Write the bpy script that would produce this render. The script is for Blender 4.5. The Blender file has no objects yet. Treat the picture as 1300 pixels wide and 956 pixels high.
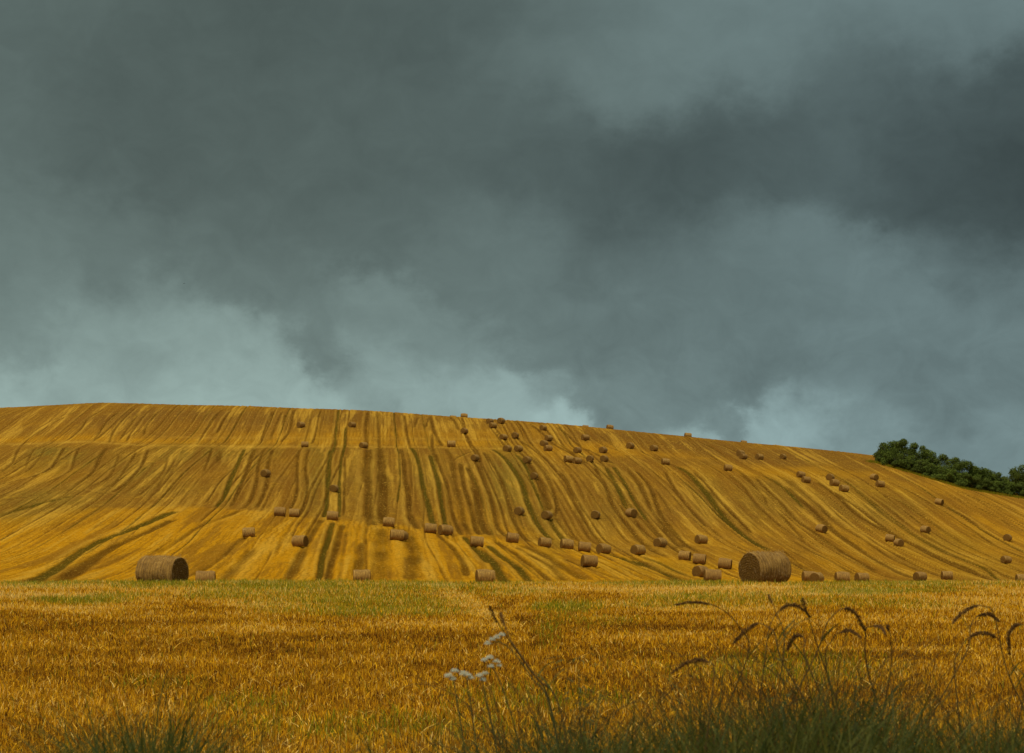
import bpy, math, random
import numpy as np
from mathutils import Vector, noise as mnoise

random.seed(7); rng = np.random.default_rng(11)
SC = bpy.context.scene
COL = SC.collection
FP = 2528.0      # focal length in photo pixels (70 mm on a 36 mm sensor, 1300 px wide)
YH = 640.0       # horizon row
EXPO = 0.7
R = math.radians

# ------------------------------------------------------------------ helpers
def tag(o, label=None, cat=None, group=None, kind=None):
    if label: o['label'] = label
    if cat: o['category'] = cat
    if group: o['group'] = group
    if kind: o['kind'] = kind
    return o

def link(name, me, parent=None):
    o = bpy.data.objects.new(name, me); COL.objects.link(o)
    if parent: o.parent = parent
    return o

def empty(name, loc, rz=0.0):
    o = bpy.data.objects.new(name, None); COL.objects.link(o)
    o.location = loc; o.rotation_euler.z = rz; o.empty_display_size = 0.2
    return o

def np_mesh(name, verts, faces, mats=(), smooth=True, matidx=None):
    """faces: (n,k) int array with k = 3 or 4"""
    me = bpy.data.meshes.new(name)
    verts = np.asarray(verts, dtype=np.float32); faces = np.asarray(faces, dtype=np.int32)
    n, k = faces.shape
    me.vertices.add(len(verts)); me.vertices.foreach_set('co', verts.ravel())
    me.loops.add(n*k); me.loops.foreach_set('vertex_index', faces.ravel())
    me.polygons.add(n); me.polygons.foreach_set('loop_start', np.arange(0, n*k, k, dtype=np.int32))
    me.polygons.foreach_set('loop_total', np.full(n, k, dtype=np.int32))
    if smooth: me.polygons.foreach_set('use_smooth', np.ones(n, dtype=bool))
    if matidx is not None: me.polygons.foreach_set('material_index', np.asarray(matidx, dtype=np.int32))
    for m in mats: me.materials.append(m)
    me.update(calc_edges=True); me.validate()
    return me

def attr_f(me, name, data):
    a = me.attributes.new(name, 'FLOAT', 'POINT'); a.data.foreach_set('value', np.asarray(data, dtype=np.float32).ravel())

class G:
    """tiny node-graph builder"""
    def __init__(s, tree): s.t = tree; tree.nodes.clear()
    def n(s, ty, **kw):
        nd = s.t.nodes.new(ty)
        for k, v in kw.items(): setattr(nd, k, v)
        return nd
    def c(s, v, sock):
        if isinstance(v, bpy.types.NodeSocket): s.t.links.new(v, sock)
        elif v is not None: sock.default_value = v
    def m(s, op, a, b=None, c=None, clamp=False):
        nd = s.n('ShaderNodeMath', operation=op); nd.use_clamp = clamp
        s.c(a, nd.inputs[0]); s.c(b, nd.inputs[1]); s.c(c, nd.inputs[2])
        return nd.outputs[0]
    def vm(s, op, a, b=None):
        nd = s.n('ShaderNodeVectorMath', operation=op); s.c(a, nd.inputs[0]); s.c(b, nd.inputs[1])
        return nd.outputs[0]
    def mix(s, f, a, b, bt='MIX'):
        nd = s.n('ShaderNodeMix', data_type='RGBA', blend_type=bt)
        s.c(f, nd.inputs[0]); s.c(a, nd.inputs[6]); s.c(b, nd.inputs[7])
        return nd.outputs[2]
    def noise(s, vec, scale, detail=4, rough=0.55, dist=0.0):
        nd = s.n('ShaderNodeTexNoise'); s.c(vec, nd.inputs['Vector']); nd.inputs['Scale'].default_value = scale
        nd.inputs['Detail'].default_value = detail; nd.inputs['Roughness'].default_value = rough
        nd.inputs['Distortion'].default_value = dist
        return nd.outputs['Fac']
    def ramp(s, f, lo, hi, a=0.0, b=1.0):
        nd = s.n('ShaderNodeMapRange', interpolation_type='SMOOTHSTEP')
        s.c(f, nd.inputs[0]); 
        for i, v in enumerate((lo, hi, a, b)): nd.inputs[i+1].default_value = v
        return nd.outputs[0]
    def attr(s, name): return s.n('ShaderNodeAttribute', attribute_name=name).outputs['Fac']
    def xyz(s, x, y, z):
        nd = s.n('ShaderNodeCombineXYZ'); s.c(x, nd.inputs[0]); s.c(y, nd.inputs[1]); s.c(z, nd.inputs[2]); return nd.outputs[0]
    def sep(s, v):
        nd = s.n('ShaderNodeSeparateXYZ'); s.c(v, nd.inputs[0]); return nd.outputs
    def scalev(s, v, sc):
        return s.vm('MULTIPLY', v, sc)
    def pos(s): return s.n('ShaderNodeNewGeometry').outputs['Position']
    def objco(s): return s.n('ShaderNodeTexCoord').outputs['Object']
    def bump(s, h, strength, dist):
        nd = s.n('ShaderNodeBump'); s.c(h, nd.inputs['Height']); nd.inputs['Strength'].default_value = strength
        nd.inputs['Distance'].default_value = dist; return nd.outputs[0]
    def out(s, color, rough=0.9, normal=None, spec=0.1, trans=0.0):
        b = s.n('ShaderNodeBsdfPrincipled'); s.c(color, b.inputs['Base Color']); s.c(rough, b.inputs['Roughness'])
        b.inputs['Specular IOR Level'].default_value = spec
        if normal is not None: s.c(normal, b.inputs['Normal'])
        o = s.n('ShaderNodeOutputMaterial')
        if trans > 0:
            tr = s.n('ShaderNodeBsdfTranslucent'); s.c(color, tr.inputs[0])
            mx = s.n('ShaderNodeMixShader'); mx.inputs[0].default_value = trans
            s.t.links.new(b.outputs[0], mx.inputs[1]); s.t.links.new(tr.outputs[0], mx.inputs[2])
            s.t.links.new(mx.outputs[0], o.inputs[0])
        else: s.t.links.new(b.outputs[0], o.inputs[0])

def mat(name):
    m = bpy.data.materials.new(name); m.use_nodes = True
    return m, G(m.node_tree)

def c4(r, g, b): return (r, g, b, 1.0)

# ------------------------------------------------------------------ terrain
def pchip_slopes(x, y):
    h = np.diff(x); d = np.diff(y)/h; m = np.zeros_like(y)
    for i in range(1, len(x)-1):
        if d[i-1]*d[i] > 0:
            w1 = 2*h[i]+h[i-1]; w2 = h[i]+2*h[i-1]
            m[i] = (w1+w2)/(w1/d[i-1]+w2/d[i])
    m[0] = d[0]; m[-1] = d[-1]
    return m
def pchip(x, y, q):
    x = np.asarray(x, float); y = np.asarray(y, float); m = pchip_slopes(x, y)
    q = np.clip(q, x[0], x[-1]); i = np.clip(np.searchsorted(x, q)-1, 0, len(x)-2)
    h = x[i+1]-x[i]; t = (q-x[i])/h
    return ((2*t**3-3*t**2+1)*y[i] + (t**3-2*t**2+t)*h*m[i] + (-2*t**3+3*t**2)*y[i+1] + (t**3-t**2)*h*m[i+1])

HC = {  # hill profile in sight lines: azimuth column -> (distance, row)
 -400: [(150,750),(170,745),(210,725),(240,705),(280,675),(310,655),(345,635),(385,610),(415,592),(430,588),(460,570),(490,550),(520,540),(560,545)],
 0:    [(150,746),(170,741),(200,722),(235,700),(275,662),(310,636),(345,614),(385,590),(415,572),(430,567),(460,546),(490,527),(520,517.5),(560,523)],
 130:  [(150,746),(170,741),(205,718),(240,690),(280,657),(310,634),(340,610),(375,586),(405,568),(420,562),(445,545),(475,523),(500,511.5),(540,517)],
 260:  [(150,746),(170,741),(205,712),(240,684),(280,654),(300,641),(330,612),(365,586),(395,569),(410,564),(440,545),(468,524),(490,514.5),(530,521)],
 400:  [(150,746),(170,741),(200,712),(230,686),(270,662),(295,648),(325,615),(360,590),(395,570),(410,565),(435,546),(460,527),(480,518.5),(520,525)],
 570:  [(150,745),(170,740),(200,715),(235,692),(265,676),(290,662),(325,625),(360,596),(395,572),(412,566),(435,550),(460,534),(475,528.5),(520,536)],
 730:  [(150,745),(175,740),(215,714),(260,698),(290,685),(320,650),(355,610),(390,586),(412,574),(430,566),(450,549),(468,540),(520,547)],
 930:  [(150,747),(200,741),(235,731),(270,708),(300,690),(330,662),(365,625),(395,600),(420,588),(440,578),(460,567.5),(478,560.3),(530,567)],
 1115: [(150,750),(230,741),(270,736),(300,715),(330,690),(360,660),(390,630),(420,607),(440,597),(455,590),(475,582),(495,579),(540,586)],
 1300: [(150,750),(250,741),(290,736),(315,720),(345,700),(375,677),(405,652),(425,640),(440,634),(460,630),(500,628),(540,632)],
 1700: [(150,752),(270,746),(320,738),(360,720),(400,700),(430,685),(450,680),(500,676),(540,680)],
}
HCK = sorted(HC)
YTAB = np.arange(150, 541, 1.0)
HT = np.array([pchip([a for a, b in HC[k]], [b for a, b in HC[k]], YTAB) for k in HCK])   # column x Y
PXT = np.arange(-400, 1701, 5.0)
_cols = np.array(HCK, float)
HT2 = np.zeros((len(PXT), len(YTAB)))
for j in range(len(YTAB)): HT2[:, j] = pchip(_cols, HT[:, j], PXT)
# soften the kinks between columns
k = np.exp(-np.linspace(-2, 2, 15)**2); k /= k.sum()
pad = np.pad(HT2, ((7, 7), (0, 0)), mode='edge')
HT2 = sum(k[i]*pad[i:i+len(PXT)] for i in range(15))

FZ = [(-40,-1.5),(0,-1.55),(9,-1.6),(14,-2.6),(20,-2.72),(30,-2.76),(45,-2.88),(60,-3.05),(75,-3.22),(84,-3.38),(92,-3.86),(110,-5.0),(130,-5.8),(150,-6.35)]
def nz(x, y, s, seed=0.0):   # cheap smooth pseudo-noise
    return (np.sin(x*s+seed)*np.cos(y*s*0.8+1.7*seed) + np.sin(x*s*2.13+y*s*0.9+seed*3)*0.5 + np.cos(y*s*1.9-x*s*0.7+seed*2)*0.4)/1.9

def terrain(X, Y):
    X = np.asarray(X, float); Y = np.asarray(Y, float)
    fore = pchip([a for a, b in FZ], [b for a, b in FZ], Y) + .05*nz(X, Y, 0.22)*np.clip((Y-16)/20, 0, 1) + .06*nz(X, Y*.3, 0.45, 3.)*np.clip((Y-60)/20, 0, 1)*np.clip((120-Y)/20, 0, 1)
    Ys = np.maximum(Y, 150.0); px = np.clip(650+FP*X/Ys, -400, 1700)
    Yc = np.clip(Ys, 150, 540)
    fx = (px+400)/5.0; i = np.clip(fx.astype(int), 0, len(PXT)-2); tx = fx-i
    fy = Yc-150; j = np.clip(fy.astype(int), 0, len(YTAB)-2); ty = fy-j
    py = (HT2[i, j]*(1-tx)*(1-ty) + HT2[i+1, j]*tx*(1-ty) + HT2[i, j+1]*(1-tx)*ty + HT2[i+1, j+1]*tx*ty)
    hill = Yc*(YH-py)/FP
    hill = hill + 0.10*nz(X, Ys, 0.09, 2.0)*np.clip((Ys-150)/40, 0, 1)
    far = np.clip((Y-540)/500.0, 0, 1); far = far*far*(3-2*far)
    hill = hill*(1-far) + (-22.0)*far
    w = np.clip((Y-135)/30.0, 0, 1); w = w*w*(3-2*w)
    h150 = hill
    return fore*(1-w) + h150*w

def gz(x, y): return float(terrain(np.array([x]), np.array([y]))[0])

def hit(px, py, y0=155.0, y1=530.0):
    ys = np.arange(y0, y1, 0.5); xs = (px-650)/FP*ys
    pr = YH - FP*terrain(xs, ys)/ys
    idx = np.where(pr <= py)[0]
    if len(idx) == 0: i = int(np.argmin(pr))
    else: i = int(idx[0])
    return float(xs[i]), float(ys[i])

# ------------------------------------------------------------------ wheelings, tracks and stubble patches on the hill
CR = {'A': (0,505,3.98), 'B': (200,505,3.98), 'C': (400,505,3.98), 'D': (600,520,4.25), 'E': (800,535,4.555), 'F': (1000,560,4.333)}
TR = [  # crop, kind (d dark, g green, w wide brown), width m, strength, points
('A','g',2.1,1.,[(150,935),(270,870),(400,780),(520,715),(650,670),(780,615),(876,575)]),
('A','d',2.2,.9,[(290,935),(370,885),(480,810),(600,735),(720,690),(876,615)]),
('A','d',.6,.6,[(640,870),(700,830),(800,760),(876,710)]),
('A','d',.7,.4,[(480,870),(560,835),(640,790),(740,730)]),
('A','d',1.1,.9,[(0,435),(80,425),(170,395),(250,365),(290,310),(325,250)]),
('A','d',.8,.6,[(0,412),(100,395),(160,350),(210,285),(230,250)]),
('A','d',.8,.7,[(0,370),(50,345),(85,280),(120,225),(200,170),(300,110),(400,60)]),
('A','d',.8,.7,[(130,345),(150,295),(185,250)]),
('A','d',.8,.7,[(230,430),(300,400),(355,370),(380,300),(400,250)]),
('A','d',1.3,.8,[(380,440),(440,400),(480,360),(510,290),(540,250)]),
('A','d',.8,.6,[(430,460),(520,420),(570,375),(600,290)]),
('A','d',.8,.7,[(500,470),(580,430),(640,350),(690,270)]),
('A','d',1.0,.8,[(570,475),(650,420),(710,350),(750,260)]),
('A','d',.8,.5,[(620,485),(700,430),(760,350),(800,290)]),
('A','d',.8,.6,[(700,495),(780,430),(830,360),(850,300)]),
('A','d',.8,.5,[(760,500),(830,430),(876,350)]),
('A','d',1.6,.5,[(0,475),(130,470),(300,460),(470,475),(560,490)]),
('A','g',2.2,.6,[(0,595),(120,560),(240,520),(380,495),(600,490)]),
('A','d',1.5,.5,[(0,520),(150,500),(300,470)]),
('A','d',.8,.7,[(340,215),(400,170),(440,110),(520,60)]),
('A','d',.8,.8,[(470,215),(510,165),(530,130),(600,70)]),
('A','d',.8,.8,[(550,225),(575,165),(620,110),(680,55)]),
('A','d',.8,.7,[(600,220),(640,160),(700,80)]),
('A','d',.8,.7,[(640,220),(665,170),(740,80)]),
('A','d',.8,.7,[(725,185),(735,150),(800,70)]),
('A','d',.8,.6,[(120,210),(230,130),(340,80)]),
('A','d',.8,.5,[(0,190),(110,150),(230,80)]),
('A','d',.8,.6,[(0,100),(60,75),(130,50)]),
('B','d',.9,.9,[(235,175),(270,120),(330,60)]),
('B','d',.9,.9,[(300,175),(330,120),(370,65)]),
('B','d',.9,.7,[(195,235),(240,170),(300,90)]),
('B','d',.8,.7,[(525,215),(545,150),(580,70)]),
('B','d',.8,.6,[(570,215),(600,130),(630,70)]),
('B','d',.9,.8,[(625,220),(665,170),(690,60)]),
('B','d',.8,.8,[(780,230),(800,170),(825,60)]),
('B','d',.8,.6,[(635,145),(645,80)]),
('B','g',1.0,1.,[(300,545),(345,480),(380,390),(440,260)]),
('B','d',1.0,1.,[(370,545),(410,470),(450,370),(490,260)]),
('B','d',.9,.8,[(430,560),(490,470),(510,340),(535,265)]),
('B','d',1.0,.8,[(500,555),(550,440),(560,330),(585,260)]),
('B','d',.8,.8,[(670,560),(705,460),(705,320),(720,260)]),
('B','d',.8,.8,[(720,580),(760,450),(745,360),(765,260)]),
('B','g',.9,.9,[(840,600),(858,500),(865,380),(870,260)]),
('B','d',.8,.7,[(235,370),(260,300),(275,250)]),
('B','d',1.8,.6,[(300,330),(320,260)]),
('B','d',.8,.6,[(0,450),(50,370),(100,290)]),
('B','d',.8,.5,[(0,480),(70,380),(130,290)]),
('B','w',1.5,.9,[(650,930),(700,840),(740,770),(770,700),(830,615)]),
('B','g',.8,1.,[(805,930),(840,780),(876,660)]),
('B','w',1.3,.7,[(170,900),(280,840),(370,760),(440,700)]),
('B','w',1.8,.7,[(320,930),(420,830),(480,760)]),
('B','d',.4,.6,[(470,940),(540,840),(580,770)]),
('B','d',1.4,.6,[(0,785),(120,710),(220,645),(340,600),(420,565)]),
('B','w',1.2,.5,[(540,690),(600,640),(660,610)]),
('C','g',.9,.8,[(45,600),(60,480),(70,340),(95,250),(120,60)]),
('C','g',.7,.9,[(120,600),(125,420),(130,330),(150,240),(155,150)]),
('C','d',.7,.7,[(140,600),(150,450),(152,300)]),
('C','w',2.2,1.,[(290,640),(270,600),(272,480),(262,380),(270,260)]),
('C','d',1.1,.8,[(262,260),(258,150),(265,70)]),
('C','w',2.2,1.,[(345,640),(340,600),(345,480),(335,350),(325,250)]),
('C','d',1.0,.8,[(325,250),(318,150),(315,70)]),
('C','d',1.2,.9,[(520,660),(480,600),(475,490),(455,420),(450,330),(430,260)]),
('C','d',.7,.6,[(430,240),(410,160),(400,80)]),
('C','d',1.0,.8,[(480,250),(460,150),(450,90)]),
('C','g',1.1,1.,[(600,640),(575,560),(540,420),(520,310),(480,250)]),
('C','g',1.0,1.,[(660,650),(635,500),(610,380),(580,290)]),
('C','d',.9,.9,[(740,690),(695,580),(660,420),(600,270),(590,180)]),
('C','d',1.0,.9,[(640,240),(600,160),(580,90)]),
('C','w',1.5,.8,[(780,690),(740,560),(700,400),(690,300),(660,260)]),
('C','d',1.3,.9,[(830,690),(790,560),(750,440),(735,330)]),
('C','d',1.6,1.,[(870,690),(830,580),(810,440),(770,350)]),
('C','d',.8,.7,[(690,320),(740,290),(800,270)]),
('C','d',.9,.8,[(876,470),(850,400),(820,270),(770,200),(740,100)]),
('C','d',1.0,.8,[(720,160),(700,110),(670,90)]),
('C','d',.8,.7,[(500,150),(520,100)]),
('C','d',.8,.7,[(560,150),(575,100)]),
('C','w',2.6,.7,[(330,920),(335,780),(340,660)]),
('C','w',2.6,.8,[(480,920),(500,800),(470,700),(440,660)]),
('C','w',1.8,.8,[(215,900),(225,800),(240,730)]),
('C','d',1.0,.8,[(765,900),(740,820),(700,760),(620,690)]),
('C','g',.9,1.,[(20,900),(45,780),(90,630)]),
('C','d',1.1,.8,[(60,920),(100,780),(140,640)]),
('C','g',1.0,.9,[(870,830),(820,770),(750,700)]),
('C','d',.5,.5,[(600,915),(560,910),(500,910)]),
('C','d',.5,.4,[(540,700),(560,780),(580,880)]),
('D','d',1.3,.9,[(0,420),(35,480),(45,580),(90,670)]),
('D','d',1.2,.9,[(10,260),(60,370),(100,480),(130,620),(180,680)]),
('D','d',1.0,.9,[(60,230),(130,330),(180,450),(210,570),(250,650),(305,710)]),
('D','g',1.2,1.,[(110,215),(200,290),(260,380),(290,480),(340,600),(400,680),(430,700)]),
('D','g',.8,.9,[(230,240),(290,310),(330,410),(380,530)]),
('D','g',1.1,.7,[(380,530),(430,620),(500,700)]),
('D','d',1.7,1.,[(300,290),(350,370),(380,450),(410,540)]),
('D','d',1.0,.9,[(310,250),(390,340),(430,430),(465,530),(440,575)]),
('D','d',.9,.8,[(440,575),(500,650),(550,700)]),
('D','d',1.0,.8,[(465,335),(510,380),(540,480),(600,590),(660,680),(700,730)]),
('D','d',.8,.6,[(520,340),(570,410),(610,490)]),
('D','d',1.1,.9,[(660,310),(710,400),(750,500),(830,620),(900,700),(935,730)]),
('D','g',1.1,.8,[(720,310),(790,440),(830,530)]),
('D','g',.9,1.,[(760,310),(830,410),(880,510),(935,590)]),
('D','d',1.2,.8,[(830,310),(880,370),(920,450)]),
('D','d',.9,.7,[(870,590),(935,660)]),
('D','d',.8,.7,[(60,60),(130,140),(190,200),(240,240)]),
('D','d',.8,.8,[(100,80),(170,160),(230,220),(300,270)]),
('D','d',.9,.8,[(200,120),(290,190),(350,230),(400,270),(450,330)]),
('D','d',.9,.9,[(310,80),(390,140),(500,220),(620,290)]),
('D','d',.8,.8,[(380,95),(470,190),(560,240),(700,300)]),
('D','d',.9,.9,[(460,95),(550,175),(650,230),(760,290)]),
('D','d',.8,.7,[(560,95),(640,150),(700,190),(820,230)]),
('D','d',.8,.6,[(640,100),(720,170),(900,240)]),
('D','w',2.2,.8,[(270,730),(380,780),(470,840),(560,890),(610,915)]),
('D','g',1.2,1.,[(20,750),(90,800),(150,890),(195,940)]),
('D','g',1.1,.9,[(80,730),(170,800),(250,860),(310,925)]),
('D','d',1.1,.8,[(130,710),(220,770),(300,830),(370,880),(410,920)]),
('D','w',1.4,.8,[(240,740),(340,800),(440,850),(490,920)]),
('D','d',1.0,.6,[(480,800),(600,850),(740,890),(830,920)]),
('D','g',1.4,.7,[(740,780),(830,810),(935,850)]),
('D','g',1.0,.6,[(830,790),(935,830)]),
('D','d',.5,.4,[(460,470),(540,468),(600,480)]),
('E','w',1.5,.9,[(0,290),(60,370),(110,480),(160,560),(220,640),(300,730)]),
('E','d',1.2,.9,[(40,290),(110,370),(150,470),(200,580),(260,650),(390,750)]),
('E','d',1.0,.9,[(0,420),(50,500),(120,600),(200,690),(290,760)]),
('E','d',.7,.7,[(150,390),(200,470),(240,530)]),
('E','d',1.1,.8,[(200,290),(250,380),(310,460),(370,530),(440,610)]),
('E','g',1.5,1.,[(270,260),(350,310),(420,390),(480,470),(540,550),(610,620),(680,680),(800,740)]),
('E','d',1.1,.9,[(370,295),(440,360),(500,440),(570,510),(640,580),(700,640)]),
('E','d',.7,.6,[(360,420),(420,510),(480,580)]),
('E','d',.9,.7,[(570,310),(640,360),(700,440),(720,480),(800,540),(870,610)]),
('E','d',.8,.7,[(640,300),(720,370),(780,440),(790,480)]),
('E','d',1.1,.9,[(730,330),(800,400),(870,470),(940,550),(1000,600)]),
('E','g',1.0,.8,[(760,310),(860,360),(940,430),(1002,500)]),
('E','d',.9,.7,[(850,310),(930,360),(1002,410)]),
('E','d',.8,.6,[(580,200),(680,260),(780,310)]),
('E','d',.8,.6,[(460,190),(560,250),(680,320)]),
('E','d',.8,.7,[(60,170),(180,230),(270,260)]),
('E','d',.8,.7,[(40,80),(150,130),(290,165)]),
('E','d',.8,.8,[(200,100),(300,130),(450,180)]),
('E','d',.8,.8,[(350,100),(450,140),(540,190)]),
('E','d',.8,.8,[(450,110),(560,150),(690,210)]),
('E','w',1.5,.8,[(0,655),(80,700),(150,760),(210,780)]),
('E','d',.9,.8,[(20,570),(100,650),(150,690)]),
('E','g',1.8,.7,[(0,800),(120,840),(230,890),(300,930)]),
('E','g',1.3,.6,[(60,780),(180,820),(300,880),(400,910)]),
('E','d',1.2,.5,[(0,870),(120,920)]),
('E','d',.9,.7,[(860,530),(920,590),(1002,680)]),
('E','d',.8,.7,[(880,740),(1000,840)]),
('F','d',1.0,.9,[(0,375),(60,440),(130,490),(200,540),(290,600),(390,660),(480,710)]),
('F','w',1.8,1.,[(0,250),(80,330),(170,410),(250,490),(350,560),(460,640),(570,700),(690,750)]),
('F','w',1.5,.8,[(0,210),(80,280),(160,340),(240,430),(350,500),(450,560),(600,660),(740,720)]),
('F','d',1.0,.7,[(100,250),(200,330),(280,410),(400,500),(520,580),(700,680),(830,740)]),
('F','d',1.3,1.,[(170,230),(280,310),(360,390),(450,450),(560,500),(700,570),(850,650),(1000,700),(1150,770)]),
('F','d',1.2,1.,[(250,280),(330,330),(420,390),(520,470),(640,540),(760,610),(900,680),(1100,750)]),
('F','g',1.0,.7,[(370,270),(470,350),(560,430),(680,510),(800,580),(950,650),(1100,710),(1300,790)]),
('F','d',.9,.7,[(450,300),(560,370),(640,440),(760,520),(900,600),(1050,660),(1300,770)]),
('F','d',.9,.7,[(500,280),(620,330),(700,390),(800,450),(900,520),(1000,580),(1150,650),(1300,720)]),
('F','d',1.0,.8,[(570,230),(700,290),(800,350),(930,430),(1050,510),(1150,580),(1300,640)]),
('F','d',.8,.6,[(620,320),(740,410),(830,480),(950,550)]),
('F','d',1.2,.9,[(840,350),(960,400),(1060,480),(1180,550),(1300,615)]),
('F','d',.9,.7,[(850,280),(1000,340),(1120,400),(1200,450),(1300,510)]),
('F','d',.9,.7,[(900,270),(1050,320),(1180,370),(1300,430)]),
('F','d',.9,.8,[(20,540),(100,590),(200,640),(280,680),(370,735)]),
('F','d',.9,.8,[(0,650),(80,700),(180,750)]),
('F','d',1.4,.6,[(640,170),(760,210),(900,260),(1050,320)]),
('F','d',.8,.6,[(150,180),(300,220),(420,270)]),
]
# soft patches of stubble tone, regrowth and slope shading put into the colour: (px, py, rx, ry, amount)
GREEN = [(60,640,70,12,.55),(20,655,60,10,.4),(400,600,16,50,.45),(480,620,14,60,.35),(640,610,18,40,.5),(700,700,20,30,.35),(1080,625,50,16,.4),(1200,690,60,16,.4),(960,640,40,30,.25),(230,575,40,10,.5),(60,590,50,14,.4),(180,600,50,14,.4),(760,660,30,30,.25),(60,574,28,7,.8),(108,583,26,11,.6),(50,632,60,14,.45),(150,620,120,12,.3),(655,605,20,40,.6),(640,575,22,16,.4),(690,660,30,30,.35),(540,600,30,40,.25),
         (1110,640,60,26,.4),(1240,715,70,16,.3),(850,720,70,12,.35),(780,610,30,22,.2),(990,620,50,20,.3),(430,600,34,44,.2),(265,574,36,9,.45),(330,574,30,10,.35),(900,625,20,30,.3),(160,590,30,20,.3),(1050,605,60,14,.15)]
BROWN = [(30,545,90,16,.5),(160,535,110,16,.8),(330,528,120,15,.9),(500,535,120,13,.7),(880,566,120,12,1.),(1000,578,90,12,1.),(780,553,90,12,.9),(60,530,120,14,.7),(230,528,130,13,.95),(420,532,120,9,.85),(580,540,90,8,.6),(740,550,60,9,.8),(830,560,60,9,.9),(920,573,70,9,1.),(1030,583,70,9,1.),(1105,590,60,8,.9),(1150,605,50,7,.6),
         (150,590,110,20,.35),(720,590,120,18,.3),(960,590,90,12,.2),(550,555,60,8,.3),(1080,650,120,40,.2),(900,640,120,35,.25),(1010,690,60,24,.35),(1120,720,60,14,.3),(500,610,80,24,.2),(300,600,60,20,.25)]
GOLD = [(150,690,220,34,1.),(330,700,160,34,.9),(520,710,180,26,.9),(620,690,60,20,.9),(700,730,160,16,.8),(950,720,160,14,.7),(1150,720,120,10,.5),(450,552,170,5,.6),(800,572,160,9,.7),(1000,600,120,9,.7),(1150,622,120,14,.5),(1250,670,90,26,.5),(640,552,60,10,.5),(590,655,60,14,.5),(60,600,60,12,.4),(1230,640,60,14,.4)]

NC, NR = 1440, 280
pxs = np.linspace(-480, 1780, NC); ysr = np.linspace(128, 562, NR)
PXG, YG = np.meshgrid(pxs, ysr)
XG = (PXG-650)/FP*YG
ZG = terrain(XG, YG)
PYG = YH - FP*ZG/YG
track = np.zeros_like(XG); green = np.zeros_like(XG); rel = np.zeros_like(XG); ridge = np.zeros_like(XG)

def catmull(pts, n=9):
    P = [pts[0]]+list(pts)+[pts[-1]]; out = []
    for i in range(1, len(P)-2):
        p0, p1, p2, p3 = (np.array(p) for p in P[i-1:i+3])
        for t in np.linspace(0, 1, n, endpoint=False):
            out.append(0.5*((2*p1)+(-p0+p2)*t+(2*p0-5*p1+4*p2-p3)*t*t+(-p0+3*p1-3*p2+p3)*t**3))
    out.append(np.array(P[-2])); return np.array(out)

def stamp(P, width, strength, kind, ph):
    """P: world polyline; adds a wheeling to the attribute grids"""
    order = np.argsort(P[:, 1]); P = P[order]
    # merge equal distances
    ya = P[:, 1]; xa = P[:, 0]
    keep = np.concatenate([[True], np.diff(ya) > 0.2]); ya = ya[keep]; xa = xa[keep]
    if len(ya) < 2: return
    yf = np.arange(ya[0], ya[-1]+.01, 1.0)      # even out the bends: a tractor steers smoothly
    if len(yf) > 12:
        xf = np.interp(yf, ya, xa); kk = np.exp(-np.linspace(-1.5, 1.5, 25)**2); kk /= kk.sum()
        lin = xf[0]+(xf[-1]-xf[0])*(yf-yf[0])/(yf[-1]-yf[0]); rs = np.pad(xf-lin, 12, mode='reflect', reflect_type='odd') if len(xf) > 14 else np.pad(xf-lin, 12)
        xa = lin+np.convolve(rs, kk, 'valid'); ya = yf
    r0 = np.searchsorted(ysr, ya[0]-3); r1 = np.searchsorted(ysr, ya[-1]+3)
    for r in range(max(r0, 0), min(r1, NR)):
        y = ysr[r]; x = np.interp(y, ya, xa); sl = (np.interp(y+2, ya, xa)-np.interp(y-2, ya, xa))/4.0
        x += 0.05*math.sin(y*0.13+ph)
        wd = 0.80*width*math.sqrt(1+sl*sl)*(0.97+0.12*math.sin(y*0.05+ph*3)+0.05*math.sin(y*0.6+ph))
        d = (XG[r]-x)/max(wd*0.5, 0.15)
        end = min(1.0, max(0.0, (y-ya[0]+3)/5.0), max(0.0, (ya[-1]+3-y)/5.0))
        am = min(1.0, strength*end*(1.05+0.22*math.sin(y*0.07+ph*5)*math.sin(y*0.23+ph)))
        v = am*np.exp(-np.abs(d)**2.6*0.8)
        track[r] = np.maximum(track[r], v)
        if kind == 'g': green[r] = np.maximum(green[r], v*0.95)
        rel[r] -= 0.16*v
        ridge[r] = np.maximum(ridge[r], am*(.75+.25*math.sin(ph*7))*np.exp(-((d-(1.9 if math.sin(ph*9) > 0 else -1.9))/0.75)**2))
        rel[r] += 0.12*am*np.exp(-((d-1.7)/0.6)**2)
for i, (cr, kd, w, s, pts) in enumerate(TR):
    ox, oy, sc = CR[cr]
    W = [hit(ox+x/sc, oy+y/sc) for x, y in pts]
    stamp(catmull(W), w, s*(0.8 if kd == 'w' else 0.95), kd, i*1.37)
# weaker parallel wheelings everywhere (the combine's and the drill's passes), along one bearing
u0 = -260.0; i = 0
while u0 < 320:
    u0 += rng.uniform(.7, 2.3); i += 1
    for seg in range(2):
        ya = rng.uniform(110, 330); yb_ = ya+rng.uniform(120, 420)
        yy = np.linspace(ya, min(yb_, 560), 40)
        stamp(np.stack([u0-0.0633*yy+0.7*np.sin(yy*0.020+u0*.05)+.2*np.sin(yy*.041+u0*.08), yy], 1), rng.uniform(.3, .75), rng.uniform(.2, .8)**1.2, 'g' if rng.random() < .12 else 'd', u0+seg)

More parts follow.
